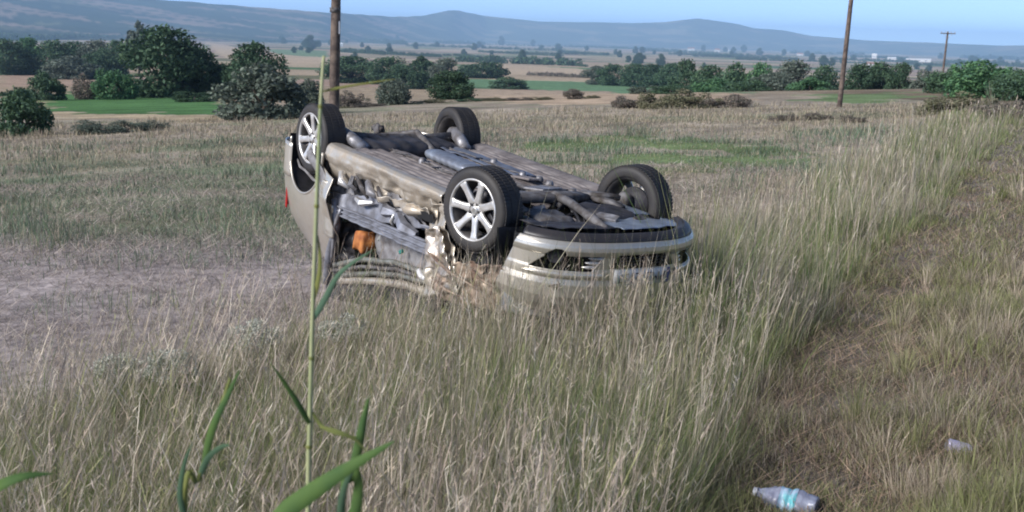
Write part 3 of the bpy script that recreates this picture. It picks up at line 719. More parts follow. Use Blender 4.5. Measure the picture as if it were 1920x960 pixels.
# diagonal down-pipe from tunnel to bumper, gearbox, sump
MB().tube([(1.02, -.02, .17), (1.15, -.02, .145), (1.35, .0, .15), (1.55, .04, .165), (1.72, .08, .175), (1.92, .12, .19)], [.028, .034, .032, .028, .034, .022], 12).build('front_pipe', STEEL_DK, car)
cushion((1.50, .30, .27), (.17, .15, .09), .4, 2, .03).build('gearbox', STEEL_DK, car)
cushion((1.48, -.24, .26), (.18, .17, .10), .35, 7, .02).build('engine_sump', UNDER_DK, car)
cushion((1.72, -.05, .30), (.10, .30, .07), .4, 4, .02).build('radiator_tank', UNDER_DK, car)
MB().tube([(1.62, .46, .24), (1.70, .38, .21), (1.75, .25, .23), (1.74, .15, .26)], .022, 8).build('coolant_hose', BLACK, car)
MB().grid(lambda u, v: (lerp(1.60 + .10 * math.sin(v * 9), 1.98 - .10 * (v - .2) ** 2, u), lerp(.02, -.62, v), .205 - .02 * u + .012 * n3(u * 5, v * 7, 3)), 14, 26).build('splash_shield', SPLASH, car, solid=.004)
MB().grid(lambda u, v: (lerp(1.70, 1.96, u) - .12 * (v) ** 2, lerp(.05, .60, v), .20 - .02 * u + .012 * n3(u * 5, v * 7, 5)), 10, 20).build('splash_shield', UNDER_DK, car, solid=.004)
quad([(1.30, -.34, .20), (1.56, -.42, .195), (1.55, -.60, .21), (1.24, -.56, .19)], 10, 10, .015, 6, 91).build('torn_shield', SPLASH, car, solid=.004)
for (cx, cy, w_, h_, r_) in ((.62, .10, .30, .16, .3), (.85, -.12, .22, .22, -.2), (.50, -.22, .26, .10, .1), (.95, .18, .16, .14, .6), (.78, .34, .2, .1, -.3)):
    m = MB(); m.box((cx, cy, .165), (w_, h_, .018), Matrix.Rotation(r_, 3, 'Z') @ Matrix.Rotation(.12, 3, 'Y')); m.build('underfloor_plate', STEEL if cx > .6 else UNDER, car, bevel=.006, smooth=False)
for (cx, cy) in ((.35, -.30), (.52, -.34), (.68, -.32), (.30, .24), (-.2, .3), (-.15, -.36), (.95, -.34)):
    MB().lathe([(.0, .15), (.022, .15), (.026, .158), (.034, .17), (.034, .20)], 12, 'z', (cx, cy, 0)).build('floor_bolt', STEEL, car)

# brackets, lugs and plates bolted under the engine bay and tunnel
gb = random.Random(21)
for i in range(26):
    cx, cy = gb.uniform(.85, 1.72), gb.uniform(-.42, .42); w_, h_ = gb.uniform(.06, .18), gb.uniform(.03, .10); zz = gb.uniform(.155, .235)
    R_ = Matrix.Rotation(gb.uniform(0, 3.1), 3, 'Z') @ Matrix.Rotation(gb.uniform(-.5, .5), 3, 'X'); poly = [(-w_ / 2, -h_ / 2), (w_ * .3, -h_ / 2), (w_ / 2, -h_ * .1), (w_ * .42, h_ / 2), (-w_ * .2, h_ * .35), (-w_ / 2, h_ * .5)]
    c_ = Vector((cx, cy, zz)); MB().prism(poly, lambda a, b: c_ + R_ @ Vector((a, b, .006 * math.sin(a * 40))), R_ @ Vector((0, 0, gb.uniform(.006, .03)))).build('bracket', gb.choice([STEEL, STEEL_DK, STEEL_DK, UNDER, UNDER_DK]), car, smooth=False, bevel=.004)
for i in range(6):
    a_ = Vector((gb.uniform(1.0, 1.3), gb.uniform(-.4, .4), .20)); b_ = Vector((gb.uniform(1.45, 1.8), gb.uniform(-.4, .4), .22)); m_ = (a_ + b_) / 2 + Vector((0, gb.uniform(-.1, .1), -.03))
    MB().tube([a_.lerp(m_, k / 5).lerp(m_.lerp(b_, k / 5), k / 5) for k in range(6)], gb.uniform(.006, .012), 6).build('hose', gb.choice([BLACK, UNDER_DK]), car)

# --- wheels
def wheel_meshes():
    R0, Wd = .293, .20
    tp_ = [(.208, -.5), (.222, -.52), (.25, -.535), (.272, -.51), (.286, -.45), (R0, -.36), (R0 + .001, -.2), (R0 + .001, .2), (R0, .36), (.286, .45), (.272, .51), (.25, .535), (.222, .52), (.208, .5), (.205, .3), (.205, -.3)]
    ty = MB(); ty.lathe([(r, a * Wd) for r, a in tp_], 64, 'y', closed=True)
    tread = MB()
    for k in range(72):
        q = 2 * math.pi * k / 72
        for (a, w_, sk) in ((-.062, .045, .05), (0, .05, -.05), (.062, .045, .05)):
            c = Vector((math.cos(q + sk * a * 8), 0, math.sin(q + sk * a * 8))) * (R0 + .0005); c.y = a
            tread.box(c, (.006, w_, .019), Matrix.Rotation(-(q), 3, 'Y'))
    rim = MB(); rim.lathe([(.214, .45 * Wd), (.218, .50 * Wd), (.215, .535 * Wd), (.206, .54 * Wd), (.199, .47 * Wd), (.200, .42 * Wd), (.207, .42 * Wd)], 64, 'y', closed=True)
    bar_ = MB(); bar_.lathe([(.207, .47 * Wd), (.198, .44 * Wd), (.190, .2 * Wd), (.176, 0), (.176, -.25 * Wd), (.196, -.42 * Wd), (.212, -.5 * Wd), (.214, -.46 * Wd), (.20, -.36 * Wd), (.183, -.2 * Wd), (.183, 0), (.197, .2 * Wd), (.206, .42 * Wd)], 64, 'y', closed=True)
    def spokes():
        out = []
        for k in range(7):
            m = MB(); out.append(m)
            q = math.radians(90 + 360 / 7 * k); e = Vector((math.cos(q), 0, math.sin(q))); s_ = Vector((-math.sin(q), 0, math.cos(q)))
            vs = []
            for (r, w_, y, th) in ((.045, .034, .070, .03), (.09, .026, .077, .026), (.14, .025, .084, .024), (.178, .028, .092, .022), (.202, .036, .095, .02)):
                for (a, b) in ((-1, -1), (-1, .4), (-.6, 1), (.6, 1), (1, .4), (1, -1)): vs.append(tuple(e * r + s_ * a * w_ + Vector((0, y + b * th * .5, 0))))
            fs = [(i * 6 + j, i * 6 + (j + 1) % 6, (i + 1) * 6 + (j + 1) % 6, (i + 1) * 6 + j) for i in range(4) for j in range(6)]
            fs += [(5, 4, 3, 2, 1, 0), (24, 25, 26, 27, 28, 29)]; m.add(vs, fs)
        return out
    hub = MB(); hub.lathe([(.0, .075), (.0, .088), (.024, .09), (.028, .086), (.03, .074), (.062, .082), (.070, .074), (.070, .05), (.0, .045)], 32, 'y')
    lug = []
    for k in range(5):
        q = 2 * math.pi * k / 5 + .3; lug.append(MB()); lug[-1].lathe([(0, .087), (.010, .087), (.010, .07)], 10, 'y', (.046 * math.cos(q), 0, .046 * math.sin(q)))
    disc = MB(); disc.lathe([(.0, .0), (.07, .0), (.07, .02), (.13, .02), (.13, -.004), (.07, -.004), (.06, -.05), (.0, -.05)], 40, 'y')
    cal = MB(); cal.box((.10, .005, .07), (.07, .07, .10), Matrix.Rotation(.6, 3, 'Y'))
    drum = MB(); drum.lathe([(.0, -.06), (.105, -.06), (.115, -.05), (.115, .02), (.05, .03), (.0, .03)], 36, 'y')
    return ty, tread, rim, spokes, hub, lug, disc, cal, drum, bar_
WM = wheel_meshes(); RIMD = mat('shaded_rim_barrel', (.12, .11, .105), .6, .2, noise=.6, nscale=12, col2=(.05, .045, .042))  # barrel coloured dark to put black shade into the gaps between spokes
def wheel(x, sg, spin, steer, front, camber=0):
    e = empty('wheel', (x, sg * .685, .20), car)
    e.rotation_euler = (Matrix.Rotation(steer, 3, 'Z') @ Matrix.Rotation(0 if sg > 0 else math.pi, 3, 'Z') @ Matrix.Rotation(camber, 3, 'X') @ Matrix.Rotation(spin, 3, 'Y')).to_euler()
    ty = WM[0].build('tyre', RUBBER, e); WM[2].build('rim', ALU, e); WM[9].build('rim_barrel', RIMD, e)
    WM[1].build('tread', RUBBER, e, smooth=False)['kind'] = 'stuff'
    WM[4].build('hub_cap', ALU, e)
    for m_ in WM[3](): m_.build('spoke', ALU, e, bevel=.003)
    for m_ in WM[5]: m_.build('wheel_nut', BLACK, e)
    if front: WM[6].build('brake_disc', UNDER_DK, e); WM[7].build('brake_caliper', UNDER_DK, e, smooth=False, bevel=.01)
    else: WM[8].build('brake_drum', STEEL_DK, e)
    return e
ST = math.radians(-13)
wheel(1.265, 1, math.radians(10), ST, True)
wheel(1.265, -1, .5, ST, True)
wheel(-1.25, 1, math.radians(180), 0, False)
wheel(-1.25, -1, 1.2, math.radians(4), False)
# hub carriers and axle stubs
for sg in (1, -1):
    cushion((1.26, sg * .60, .22), (.06, .05, .11), .6, 4, .01).build('hub_carrier', STEEL_DK, car)
    MB().tube([(-1.26, sg * .58, .20), (-1.255, sg * .66, .20)], .05, 12).build('axle_stub', STEEL_DK, car)
    MB().tube([(1.26, sg * .58, .26), (1.24, sg * .54, .45), (1.22, sg * .52, .66)], [.04, .035, .045], 10).build('suspension_strut', STEEL_DK, car)

# ------------------------------------------------------------------ trees, shrubs, hedgerows
def leaf_cloud(lobes, n, size, cols, seed, squash=.8):
    """leaf-sized faces spread through the outer part of overlapping lobes"""
    g = np.random.default_rng(seed); L = np.array(lobes, float)
    wts = L[:, 3] * L[:, 3]; k = g.choice(len(L), n, p=wts / wts.sum())
    v = g.normal(size=(n, 3)); v /= np.linalg.norm(v, axis=1)[:, None]
    r = L[k, 3] * (g.uniform(.35, 1, n) ** .5) * (1 + .10 * g.normal(size=n))
    # gaps: leaves gather in clumps
    cl = np.array([n3(a * 2.6 + k_, b * 2.6, c * 2.6) for a, b, c, k_ in zip(v[:, 0], v[:, 1], v[:, 2], k * 3.1)])
    keep = cl > -.24 + .1 * g.normal(size=n); v, r, k = v[keep], r[keep] * (1 + .28 * cl[keep]), k[keep]; m = len(v)
    c = L[k, :3] + v * r[:, None] * np.array([1, 1, squash])
    nrm = v * .6 + g.normal(size=(m, 3)) * .75; nrm /= np.linalg.norm(nrm, axis=1)[:, None]
    a = np.cross(nrm, g.normal(size=(m, 3))); a /= np.linalg.norm(a, axis=1)[:, None]; b = np.cross(nrm, a)
    s = size * g.uniform(.6, 1.35, m)[:, None]
    co = np.stack([c - a * s, c - b * s * .55, c + a * s, c + b * s * .55], 1).reshape(-1, 3)
    f = np.arange(m * 4).reshape(-1, 4)
    cc = np.array(cols)[g.choice(len(cols), m)] * g.uniform(.75, 1.3, m)[:, None]
    return co, f, np.repeat(cc, 4, 0)
def arche(kind, seed):
    """unit plant: height 1, crown radius about .5 -> (crown mesh, trunk mesh)"""
    g = random.Random(seed); lob = []
    if kind == 'round':
        for i in range(20):
            a = g.uniform(0, 6.28); h = g.uniform(.14, .84); q = .36 * math.sin(math.pi * min(1, max(.12, (h + .08) / 1.0))) ; r = g.uniform(.14, .22); lob.append((q * math.cos(a), q * math.sin(a), h, r))
        lob += [(0, 0, .80, .19), (.05, .02, .5, .3)]; n, ls, th = 10000, .027, .10
    elif kind == 'tall':
        for i in range(16):
            a = g.uniform(0, 6.28); h = g.uniform(.1, .88); q = .26 * math.sin(math.pi * min(1, h * .9 + .1)); r = g.uniform(.10, .17); lob.append((q * math.cos(a), q * math.sin(a), h, r))
        n, ls, th = 6000, .03, .08
    elif kind == 'shrub':
        for i in range(24):
            a = g.uniform(0, 6.28); q = .42 * math.sqrt(g.random()); h = g.uniform(.06, .22) + .55 * (1 - (q / .46) ** 2) * g.uniform(.5, 1); lob.append((q * math.cos(a), q * math.sin(a), h, g.uniform(.12, .20)))
        n, ls, th = 9500, .028, .06
    else:  # scrub: loose low mound
        for i in range(22):
            a = g.uniform(0, 6.28); q = .46 * math.sqrt(g.random()); h = g.uniform(.04, .3) + .45 * (1 - (q / .5) ** 2) * g.random(); lob.append((q * math.cos(a), q * math.sin(a), h, g.uniform(.07, .16)))
        n, ls, th = 8000, .024, .04
    if kind != 'tall':
        for i in range(14):
            a = i * .449 + g.uniform(-.2, .2); q = (.24 if kind == 'round' else .36) * g.uniform(.75, 1.1); lob.append((q * math.cos(a), q * math.sin(a), g.uniform(.03, .12), g.uniform(.11, .16)))
    tr = MB(); tr.tube([(0, 0, -.12), (0, 0, .0), (.012, .006, th + .1), (0, .01, .5)], [.040, .032, .024, .012], 8)
    for i in range(9):
        l = lob[i]; z0 = g.uniform(th * .6, th + .2); tr.tube([(0, 0, z0), (l[0] * .5, l[1] * .5, lerp(z0, l[2], .6)), (l[0], l[1], l[2])], [.014, .009, .004], 5)
    return lob, n, ls, tr
PAL = {
    'dark': [(0.044, 0.084, 0.049), (0.058, 0.103, 0.060), (0.074, 0.122, 0.068)],
    'mid': [(0.067, 0.122, 0.064), (0.090, 0.151, 0.079), (0.074, 0.127, 0.087)],
    'bright': [(0.083, 0.180, 0.085), (0.113, 0.216, 0.094), (0.074, 0.151, 0.085)],
    'grey': [(0.120, 0.151, 0.117), (0.150, 0.175, 0.142), (0.100, 0.127, 0.098)],
    'olive': [(0.187, 0.187, 0.113), (0.226, 0.204, 0.133), (0.150, 0.158, 0.094)],
    'brown': [(0.226, 0.180, 0.160), (0.196, 0.173, 0.142), (0.150, 0.151, 0.113)],
}
ARCH = {}
def get_arch(kind, pal, var):
    key = (kind, pal, var)
    if key not in ARCH:
        sd_ = abs(hash((kind, var))) % 1000 if False else sum(map(ord, kind)) + var * 37
        lob, n, ls, tr = arche(kind, sd_)
        co, f, cc = leaf_cloud(lob, n, ls, PAL[pal], sd_ + len(pal))
        kz = 1 / np.percentile(co[:, 2], 99.6); kr = .5 / np.percentile(np.hypot(co[:, 0], co[:, 1]), 98)
        co = co * np.array([kr, kr, kz])
        crown = np_mesh('crown', co, f, cc, LEAF, smooth=False)
        to = tr.build('trunk_src', BARK); tm = to.data; bpy.data.objects.remove(to)
        ARCH[key] = (crown, tm)
    return ARCH[key]
cnt = [0]
def plant(px, top, wpx, d, kind, pal, name, label, cat, group=None, trunk=True):
    """a plant whose foot stands on the terrain at distance d in the direction of a pixel; top row gives its height"""
    p = at(px, top, d); g0 = float(gz(p[0], p[1])); h = max(.25, p[2] - g0); w = wpx / FPX * d * (1.2 if 100 < d < 700 else 1.0)
    cnt[0] += 1; var = cnt[0] % 2
    crown, tm = get_arch(kind, pal, var)
    e = empty(name, (p[0], p[1], g0)); e.rotation_euler.z = (cnt[0] * 2.399) % 6.283; e.scale = (w, w, h)
    tag(e, label, cat, group)
    c = link('crown' if trunk else 'foliage', crown, e)
    tk = link('trunk' if trunk else 'stem', tm, e)
    return e
T = 'tree'; B = 'bush'; ORD = ['first', 'second', 'third', 'fourth', 'fifth', 'sixth', 'seventh', 'eighth']
# left: shrub at the brow, big trees by the green field, wooded strip behind
plant(38, 168, 100, 48, 'shrub', 'mid', 'bush', 'dark leafy bush on the brow of the field before the bright green crop', B)
plant(300, 52, 135, 168, 'round', 'dark', 'broadleaf_tree', 'tallest dark broadleaf tree at the far edge of the bright green crop', T)
plant(368, 88, 110, 174, 'round', 'dark', 'broadleaf_tree', 'dark rounded tree leaning against the tallest tree behind the green crop', T)
plant(258, 42, 42, 520, 'tall', 'grey', 'poplar_tree', 'slim hazy grey tree rising behind the tallest broadleaf tree', T)
plant(410, 118, 70, 172, 'round', 'mid', 'broadleaf_tree', 'lower green tree between the big tree pair and the grey olive shrub', T)
plant(480, 82, 98, 160, 'round', 'dark', 'broadleaf_tree', 'dome shaped dark tree rising behind the big grey olive shrub', T)
plant(495, 124, 185, 59, 'shrub', 'grey', 'olive_shrub', 'big wide grey green shrub beside the bright green crop', B)
plant(575, 150, 70, 66, 'shrub', 'grey', 'olive_shrub', 'small grey green shrub between the wide shrub and the near pole', B)
plant(82, 137, 55, 152, 'shrub', 'mid', 'bush', 'rounded green bush standing before the pink stubble field', B)
plant(215, 132, 66, 152, 'shrub', 'bright', 'bush', 'brighter green bush in front of the tallest tree by the crop', B)
plant(162, 140, 44, 156, 'scrub', 'brown', 'bush', 'brownish low bush between two green bushes at the crop edge', B)
plant(365, 172, 66, 118, 'scrub', 'dark', 'bush', 'low dark bush on the far margin of the bright green crop', B)
for (px, tp, w_, d_, pl_) in ((12, 74, 62, 500, 'mid'), (55, 72, 60, 510, 'bright'), (98, 77, 66, 500, 'mid'), (140, 79, 58, 510, 'mid'), (178, 76, 60, 500, 'grey'), (216, 77, 56, 490, 'mid')):
    plant(px, tp, w_, d_, 'round', pl_, 'broadleaf_tree', ORD[int(round((222 - px) / 41))] + ' tree from the tallest broadleaf in the wooded strip behind the pink field', T, 'trees of the wooded strip behind the pink field')
plant(128, 106, 90, 430, 'shrub', 'grey', 'bush', 'grey green bush in front of the wooded strip behind the pink field', B)
plant(188, 100, 66, 440, 'shrub', 'dark', 'bush', 'dark bush at the end of the wooded strip behind the pink field', B)
for (px, tp, w_, d_) in ((185, 226, 95, 47), (235, 228, 85, 48), (285, 227, 70, 49)):
    plant(px, tp, w_, d_, 'scrub', 'grey', 'scrub_bush', ORD[[185, 235, 285].index(px)] + ' low grey brown scrub from the dark brow bush, before the green crop', B, 'low scrub before the green crop', trunk=False)
# middle, behind the car
for (px, tp, w_, d_, k_, pl_, lb) in (
    (660, 106, 100, 440, 'round', 'mid', 'wide green tree just beyond the near pole'),
    (726, 108, 80, 430, 'round', 'mid', 'green tree second beyond the near pole'),
    (795, 106, 50, 420, 'tall', 'dark', 'narrow dark tree in the grove behind the car'),
    (836, 110, 60, 400, 'round', 'grey', 'grey green tree next to the narrow dark tree of the grove'),
    (765, 126, 70, 360, 'shrub', 'dark', 'dark bush under the narrow dark tree of the grove'),
    (850, 134, 98, 96, 'round', 'dark', 'dense dark tree behind the raised rear wheels'),
    (738, 150, 72, 82, 'shrub', 'grey', 'rounded grey green bush left of the dense dark tree'),
    (660, 172, 66, 77, 'scrub', 'brown', 'brown green bush at the foot of the near pole'),
    (903, 117, 80, 650, 'shrub', 'dark', 'wide dome shaped dark tree alone on the tan field'),
    (955, 145, 66, 400, 'shrub', 'mid', 'oval green bush on the margin of the pale green strip'),
    (1076, 167, 42, 86, 'round', 'brown', 'small round tree standing alone behind the weedy field'),
    (1108, 184, 34, 88, 'scrub', 'olive', 'tiny low bush beside the lone small round tree')):
    nm = 'bush' if k_ in ('shrub', 'scrub') else 'broadleaf_tree'
    plant(px, tp, w_, d_, k_, pl_, nm, lb, B if nm == 'bush' else T)
for (px, tp, w_, d_, pl_) in ((625, 196, 60, 76, 'olive'), (700, 196, 60, 80, 'brown'), (770, 191, 60, 82, 'grey'), (822, 190, 60, 84, 'olive'), (880, 190, 56, 86, 'mid'), (925, 191, 56, 86, 'olive'), (972, 190, 54, 86, 'brown'), (1012, 193, 50, 86, 'olive')):
    plant(px, tp, w_, d_, 'scrub', pl_, 'scrub_bush', ORD[[625, 700, 770, 822, 880, 925, 972, 1012].index(px)] + ' low scrub from the thick pole along the far edge of the weedy field', B, 'low scrub along the weedy field edge', trunk=False)
for (px, tp, w_, d_, pl_) in ((1118, 124, 46, 540, 'grey'), (1150, 121, 56, 530, 'mid'), (1190, 120, 60, 520, 'mid'), (1228, 121, 56, 500, 'dark'), (1262, 119, 56, 480, 'mid')):
    plant(px, tp, w_, d_, 'round', pl_, 'broadleaf_tree', ORD[int(round((1262 - px) / 36))] + ' tree from the long green row in the row ending the pale green strip', T, 'tree row at the end of the pale green strip')
LG = {1288: 'dark rounded tree where the long green row meets the pale strip row', 1335: 'mid green rounded tree of the long row beside the dark end tree', 1385: 'full green bush between two rounded trees of the long row', 1428: 'bright green rounded tree beside the widest tree of the long row', 1490: 'grey green rounded tree, widest of the long green row',
      1545: 'green rounded tree of the long row touching the slim dark pole', 1340: 'low bright bush in front of the mid green row tree', 1450: 'grey green bush in front of the widest row tree', 1520: 'low bright bush in front of the tree by the slim dark pole', 1400: 'low mid green bush between the bright and grey green row bushes'}
for (px, tp, w_, d_, pl_, k_) in ((1288, 113, 54, 240, 'dark', 'round'), (1335, 124, 66, 215, 'mid', 'round'), (1385, 122, 74, 205, 'mid', 'shrub'), (1428, 120, 60, 205, 'bright', 'round'), (1490, 115, 84, 200, 'grey', 'round'), (1545, 124, 56, 205, 'mid', 'round'), (1340, 148, 74, 150, 'bright', 'shrub'), (1450, 138, 84, 150, 'grey', 'shrub'), (1520, 146, 70, 140, 'bright', 'shrub'), (1400, 150, 70, 140, 'mid', 'shrub')):
    plant(px, tp, w_, d_, k_, pl_, 'broadleaf_tree' if k_ == 'round' else 'bush', LG[px], T if k_ == 'round' else B, 'long green tree row' if k_ == 'round' else 'bushes of the long green row')
for (px, tp, w_, d_, pl_) in ((1612, 121, 62, 170, 'dark'), (1652, 118, 62, 172, 'mid'), (1692, 119, 50, 168, 'dark')):
    plant(px, tp, w_, d_, 'round', pl_, 'broadleaf_tree', ORD[int(round((px - 1612) / 40))] + ' dark tree from the slim dark pole in the clump before the town', T, 'dark clump between the two poles')
plant(1757, 134, 66, 150, 'shrub', 'grey', 'bush', 'round grey bush hiding the foot of the crossarm pole', B)
SCR = {1180: 'small brown scrub at the lone tree end of the olive scrub line', 1235: 'olive scrub beside the small brown scrub on the field edge', 1300: 'widest and tallest olive scrub on the field edge before the green row', 1365: 'brown scrub beyond the widest olive scrub, toward the slim dark pole', 1258: 'mid green scrub behind the olive scrub line', 1210: 'grey green scrub behind the brown end of the scrub line'}
for (px, tp, w_, d_, pl_) in ((1180, 180, 70, 62, 'brown'), (1235, 176, 90, 60, 'olive'), (1300, 170, 110, 60, 'olive'), (1365, 178, 90, 60, 'brown'), (1258, 158, 80, 100, 'mid'), (1210, 160, 60, 104, 'grey')):
    plant(px, tp, w_, d_, 'scrub', pl_, 'scrub_bush', SCR[px], B, 'olive scrub before the long green row', trunk=False)
for (px, tp, w_, d_) in ((1470, 222, 60, 44), (1535, 220, 60, 44), (1600, 226, 56, 42)):
    plant(px, tp, w_, d_, 'scrub', 'brown', 'scrub_bush', ORD[[1600, 1535, 1470].index(px)] + ' brown weed clump from the slim dark pole in the dry field', B, 'brown weed clumps near the second pole', trunk=False)
# right of the track
plant(1850, 116, 150, 72, 'shrub', 'bright', 'bush', 'largest bright green bush beside the grassy track', B)
plant(1790, 128, 90, 84, 'shrub', 'mid', 'bush', 'green bush between the round grey bush and the largest bush', B)
plant(1912, 132, 100, 66, 'shrub', 'mid', 'bush', 'dark green bush beyond the largest bright bush by the track', B)
plant(1800, 176, 140, 46, 'scrub', 'olive', 'scrub_bush', 'wide olive mound of scrub at the head of the grass strip', B, trunk=False)
plant(1885, 188, 110, 43, 'scrub', 'brown', 'scrub_bush', 'brown mound of scrub at the head of the track', B, trunk=False)
# far single trees dotted over the plain
dots = [(1048, 82, 14, 1500), (1100, 86, 9, 1500), (100, 44, 20, 900), (140, 38, 14, 1100), (352, 42, 12, 1200), (455, 63, 8, 900), (475, 62, 12, 900), (505, 64, 9, 880), (528, 66, 12, 860), (548, 68, 8, 860), (582, 66, 24, 800), (745, 66, 9, 1300), (980, 93, 16, 760),
        (1200, 99, 24, 800), (1240, 101, 18, 800), (1320, 84, 10, 2200), (1360, 88, 10, 2000), (1395, 84, 12, 2400), (1425, 90, 14, 1900), (1470, 92, 10, 1900), (1515, 95, 12, 1700), (1545, 104, 18, 1000), (1560, 108, 14, 1000), (1720, 118, 12, 1100), (1742, 121, 12, 1000), (1690, 108, 10, 1600),
        (870, 92, 12, 900), (905, 84, 8, 1500), (620, 74, 10, 1100), (690, 86, 12, 900), (940, 68, 14, 2200), (1000, 74, 10, 2200), (690, 62, 10, 2000), (660, 60, 8, 2200), (1155, 92, 9, 1500), (1275, 94, 10, 1500)]
_g = random.Random(5)
for i in range(70):
    px = _g.uniform(0, 1910); hy = 72 + .028 * (px - 960); dots.append((px, hy + _g.choice([6, 10, 15, 20, 26, 34]) + _g.uniform(-3, 3) - (12 if px < 550 else 0), _g.uniform(6, 13), 0))
for (px, tp, w_, d_) in dots:
    q_ = hit(px, tp + w_ * random.uniform(.8, 1.25)); d_ = math.hypot(q_[0], q_[1])
    plant(px, tp, w_, d_, 'round', 'dark', 'far_tree', 'tiny dark tree standing alone on the harvested plain', T, 'single trees dotted over the plain')
# hedgerows and copses too far to tell the bushes apart
def hedge(px0, py0, px1, py1, hpx, label, pal='dark', dens=1.0):
    A_, B_ = hit(px0, py0), hit(px1, py1); dm = (math.hypot(*A_[:2]) + math.hypot(*B_[:2])) / 2
    H = hpx / FPX * dm; Ln = np.linalg.norm(A_ - B_); n = int(min(150, max(14, Ln / (H * .36)))); g = random.Random(int(px0 * 7 + py0))
    lob = []
    for i in range(n):
        t = (i + g.random()) / n; x, y = lerp(A_[0], B_[0], t), lerp(A_[1], B_[1], t); s = H * g.uniform(.28, .62)
        if g.random() < .12: continue
        lob.append((x, y, float(gz(x, y)) + s * g.uniform(.4, .9), s))
    co, f, cc = leaf_cloud(lob, int(min(7000, 90 * n) * dens), H * .15, PAL[pal], n)
    o = link('hedgerow', np_mesh('hedgerow', co, f, cc, LEAF, smooth=False)); tag(o, label, 'hedge', None, 'stuff')
hedge(0, 76, 245, 74, 12, 'long dark hedge above the wooded strip on the plain')
hedge(60, 48, 172, 50, 9, 'broken hedge on the pale field below the long ridge')
hedge(0, 61, 100, 60, 8, 'short hedge on the harvested plain below the ridge')
hedge(178, 54, 228, 55, 12, 'dark copse block on the plain below the ridge')
hedge(355, 73, 430, 74, 11, 'dark copse on the tan field beyond the tallest tree')
hedge(440, 66, 610, 72, 6, 'thin hedge of scattered shrubs across the far tan field')
hedge(640, 78, 760, 84, 9, 'hedge of dark shrubs beyond the near pole')
hedge(760, 86, 1060, 96, 6, 'long thin hedge across the harvested plain')
hedge(640, 98, 720, 103, 9, 'hedge at the back of the grove beyond the near pole')
hedge(855, 116, 1085, 124, 17, 'dense tree line behind the lone dome shaped tree', 'mid')
hedge(990, 141, 1150, 149, 9, 'brown hedge above the pale green strip', 'brown')
hedge(1050, 98, 1140, 104, 6, 'low hedge on the distant tan field')
hedge(1300, 106, 1500, 111, 5, 'thin hedge before the distant town')
hedge(1560, 112, 1720, 118, 6, 'dark shrubs beside the white town buildings')
hedge(1770, 118, 1920, 126, 8, 'hazy hedge beyond the largest bright bush')
hedge(0, 181, 80, 180, 14, 'dark hedge on the near edge of the pink stubble field')
hedge(225, 168, 430, 178, 9, 'low dark hedge along the back of the bright green crop')
hedge(100, 30, 420, 36, 6, 'hazy hedge on the lower slope of the long ridge')
hedge(250, 46, 520, 50, 5, 'hazy hedge at the foot of the long ridge')
hedge(820, 78, 1180, 88, 4, 'very thin hazy hedge far out on the plain')

for i in range(34):
    px = 20 + i * 55 + _g.uniform(-40, 40); hy = 72 + .028 * (px - 960) + _g.choice([8, 12, 17, 22, 28, 36, 46]) - (16 if px < 600 else 0); L_ = _g.uniform(60, 170)
    hedge(px, hy, px + L_, hy + .028 * L_ + _g.uniform(-1, 4), _g.uniform(4.5, 8), 'thin dark hedge line among many on the hazy plain', dens=.6)

# ------------------------------------------------------------------ town on the plain
WALLW = mat('white_render', (.78, .76, .72), .8); ROOFM = mat('red_tile_roof', (.30, .14, .09), .8); PANE = mat('window_pane', (.05, .06, .07), .2); ROOFW = mat('pale_sheet_roof', (.7, .71, .72), .6)
def building(px, py, wpx, hpx, label, roof, long=False):
    p = hit(px, py); d = math.hypot(p[0], p[1]); w = wpx / FPX * d; h = hpx / FPX * d
    e = empty('farm_building' if long else 'house', tuple(p)); e.rotation_euler.z = -math.atan2(p[0], p[1]) + .15
    tag(e, label, 'building')
    D = min(w, 14); MB().box((0, 0, h * .3), (w, D, h * .8)).build('wall', WALLW, e, smooth=False)
    r = MB(); k = h * (.25 if long else .45)
    r.add([(-w * .53, -D * .55, h * .702), (w * .53, -D * .55, h * .702), (w * .53, D * .55, h * .702), (-w * .53, D * .55, h * .702), (-w * .53, 0, h * .702 + k), (w * .53, 0, h * .702 + k)], [(0, 1, 5, 4), (3, 2, 5, 4), (0, 3, 4), (1, 2, 5), (0, 1, 2, 3)])
    r.build('roof', roof, e, smooth=False)
    for i in range(3):
        MB().box((lerp(-.3, .3, i / 2) * w, -D / 2 - .03, h * .35), (w * .1, .08, h * .22)).build('window', PANE, e, smooth=False)
building(1722, 116, 40, 6, 'long white farm building on the distant plain', ROOFW, True)
building(1639, 109, 8, 7, 'brightest small white house of the distant town', WALLW)
building(1632, 124, 12, 6, 'white house nearest the dark clump of trees', ROOFM)
building(1672, 112, 14, 4, 'low white house between the bright house and the farm building', ROOFW)
building(1296, 92, 12, 5, 'white house left of the distant town', ROOFM)
building(1345, 97, 9, 5, 'small red roofed house on the distant plain', ROOFM)
building(1362, 95, 8, 4, 'small white house beside the red roofed house', ROOFW)
building(1500, 104, 10, 4, 'pale house before the second pole', ROOFM)
building(636, 87, 12, 6, 'pale house just beyond the near pole', ROOFW)

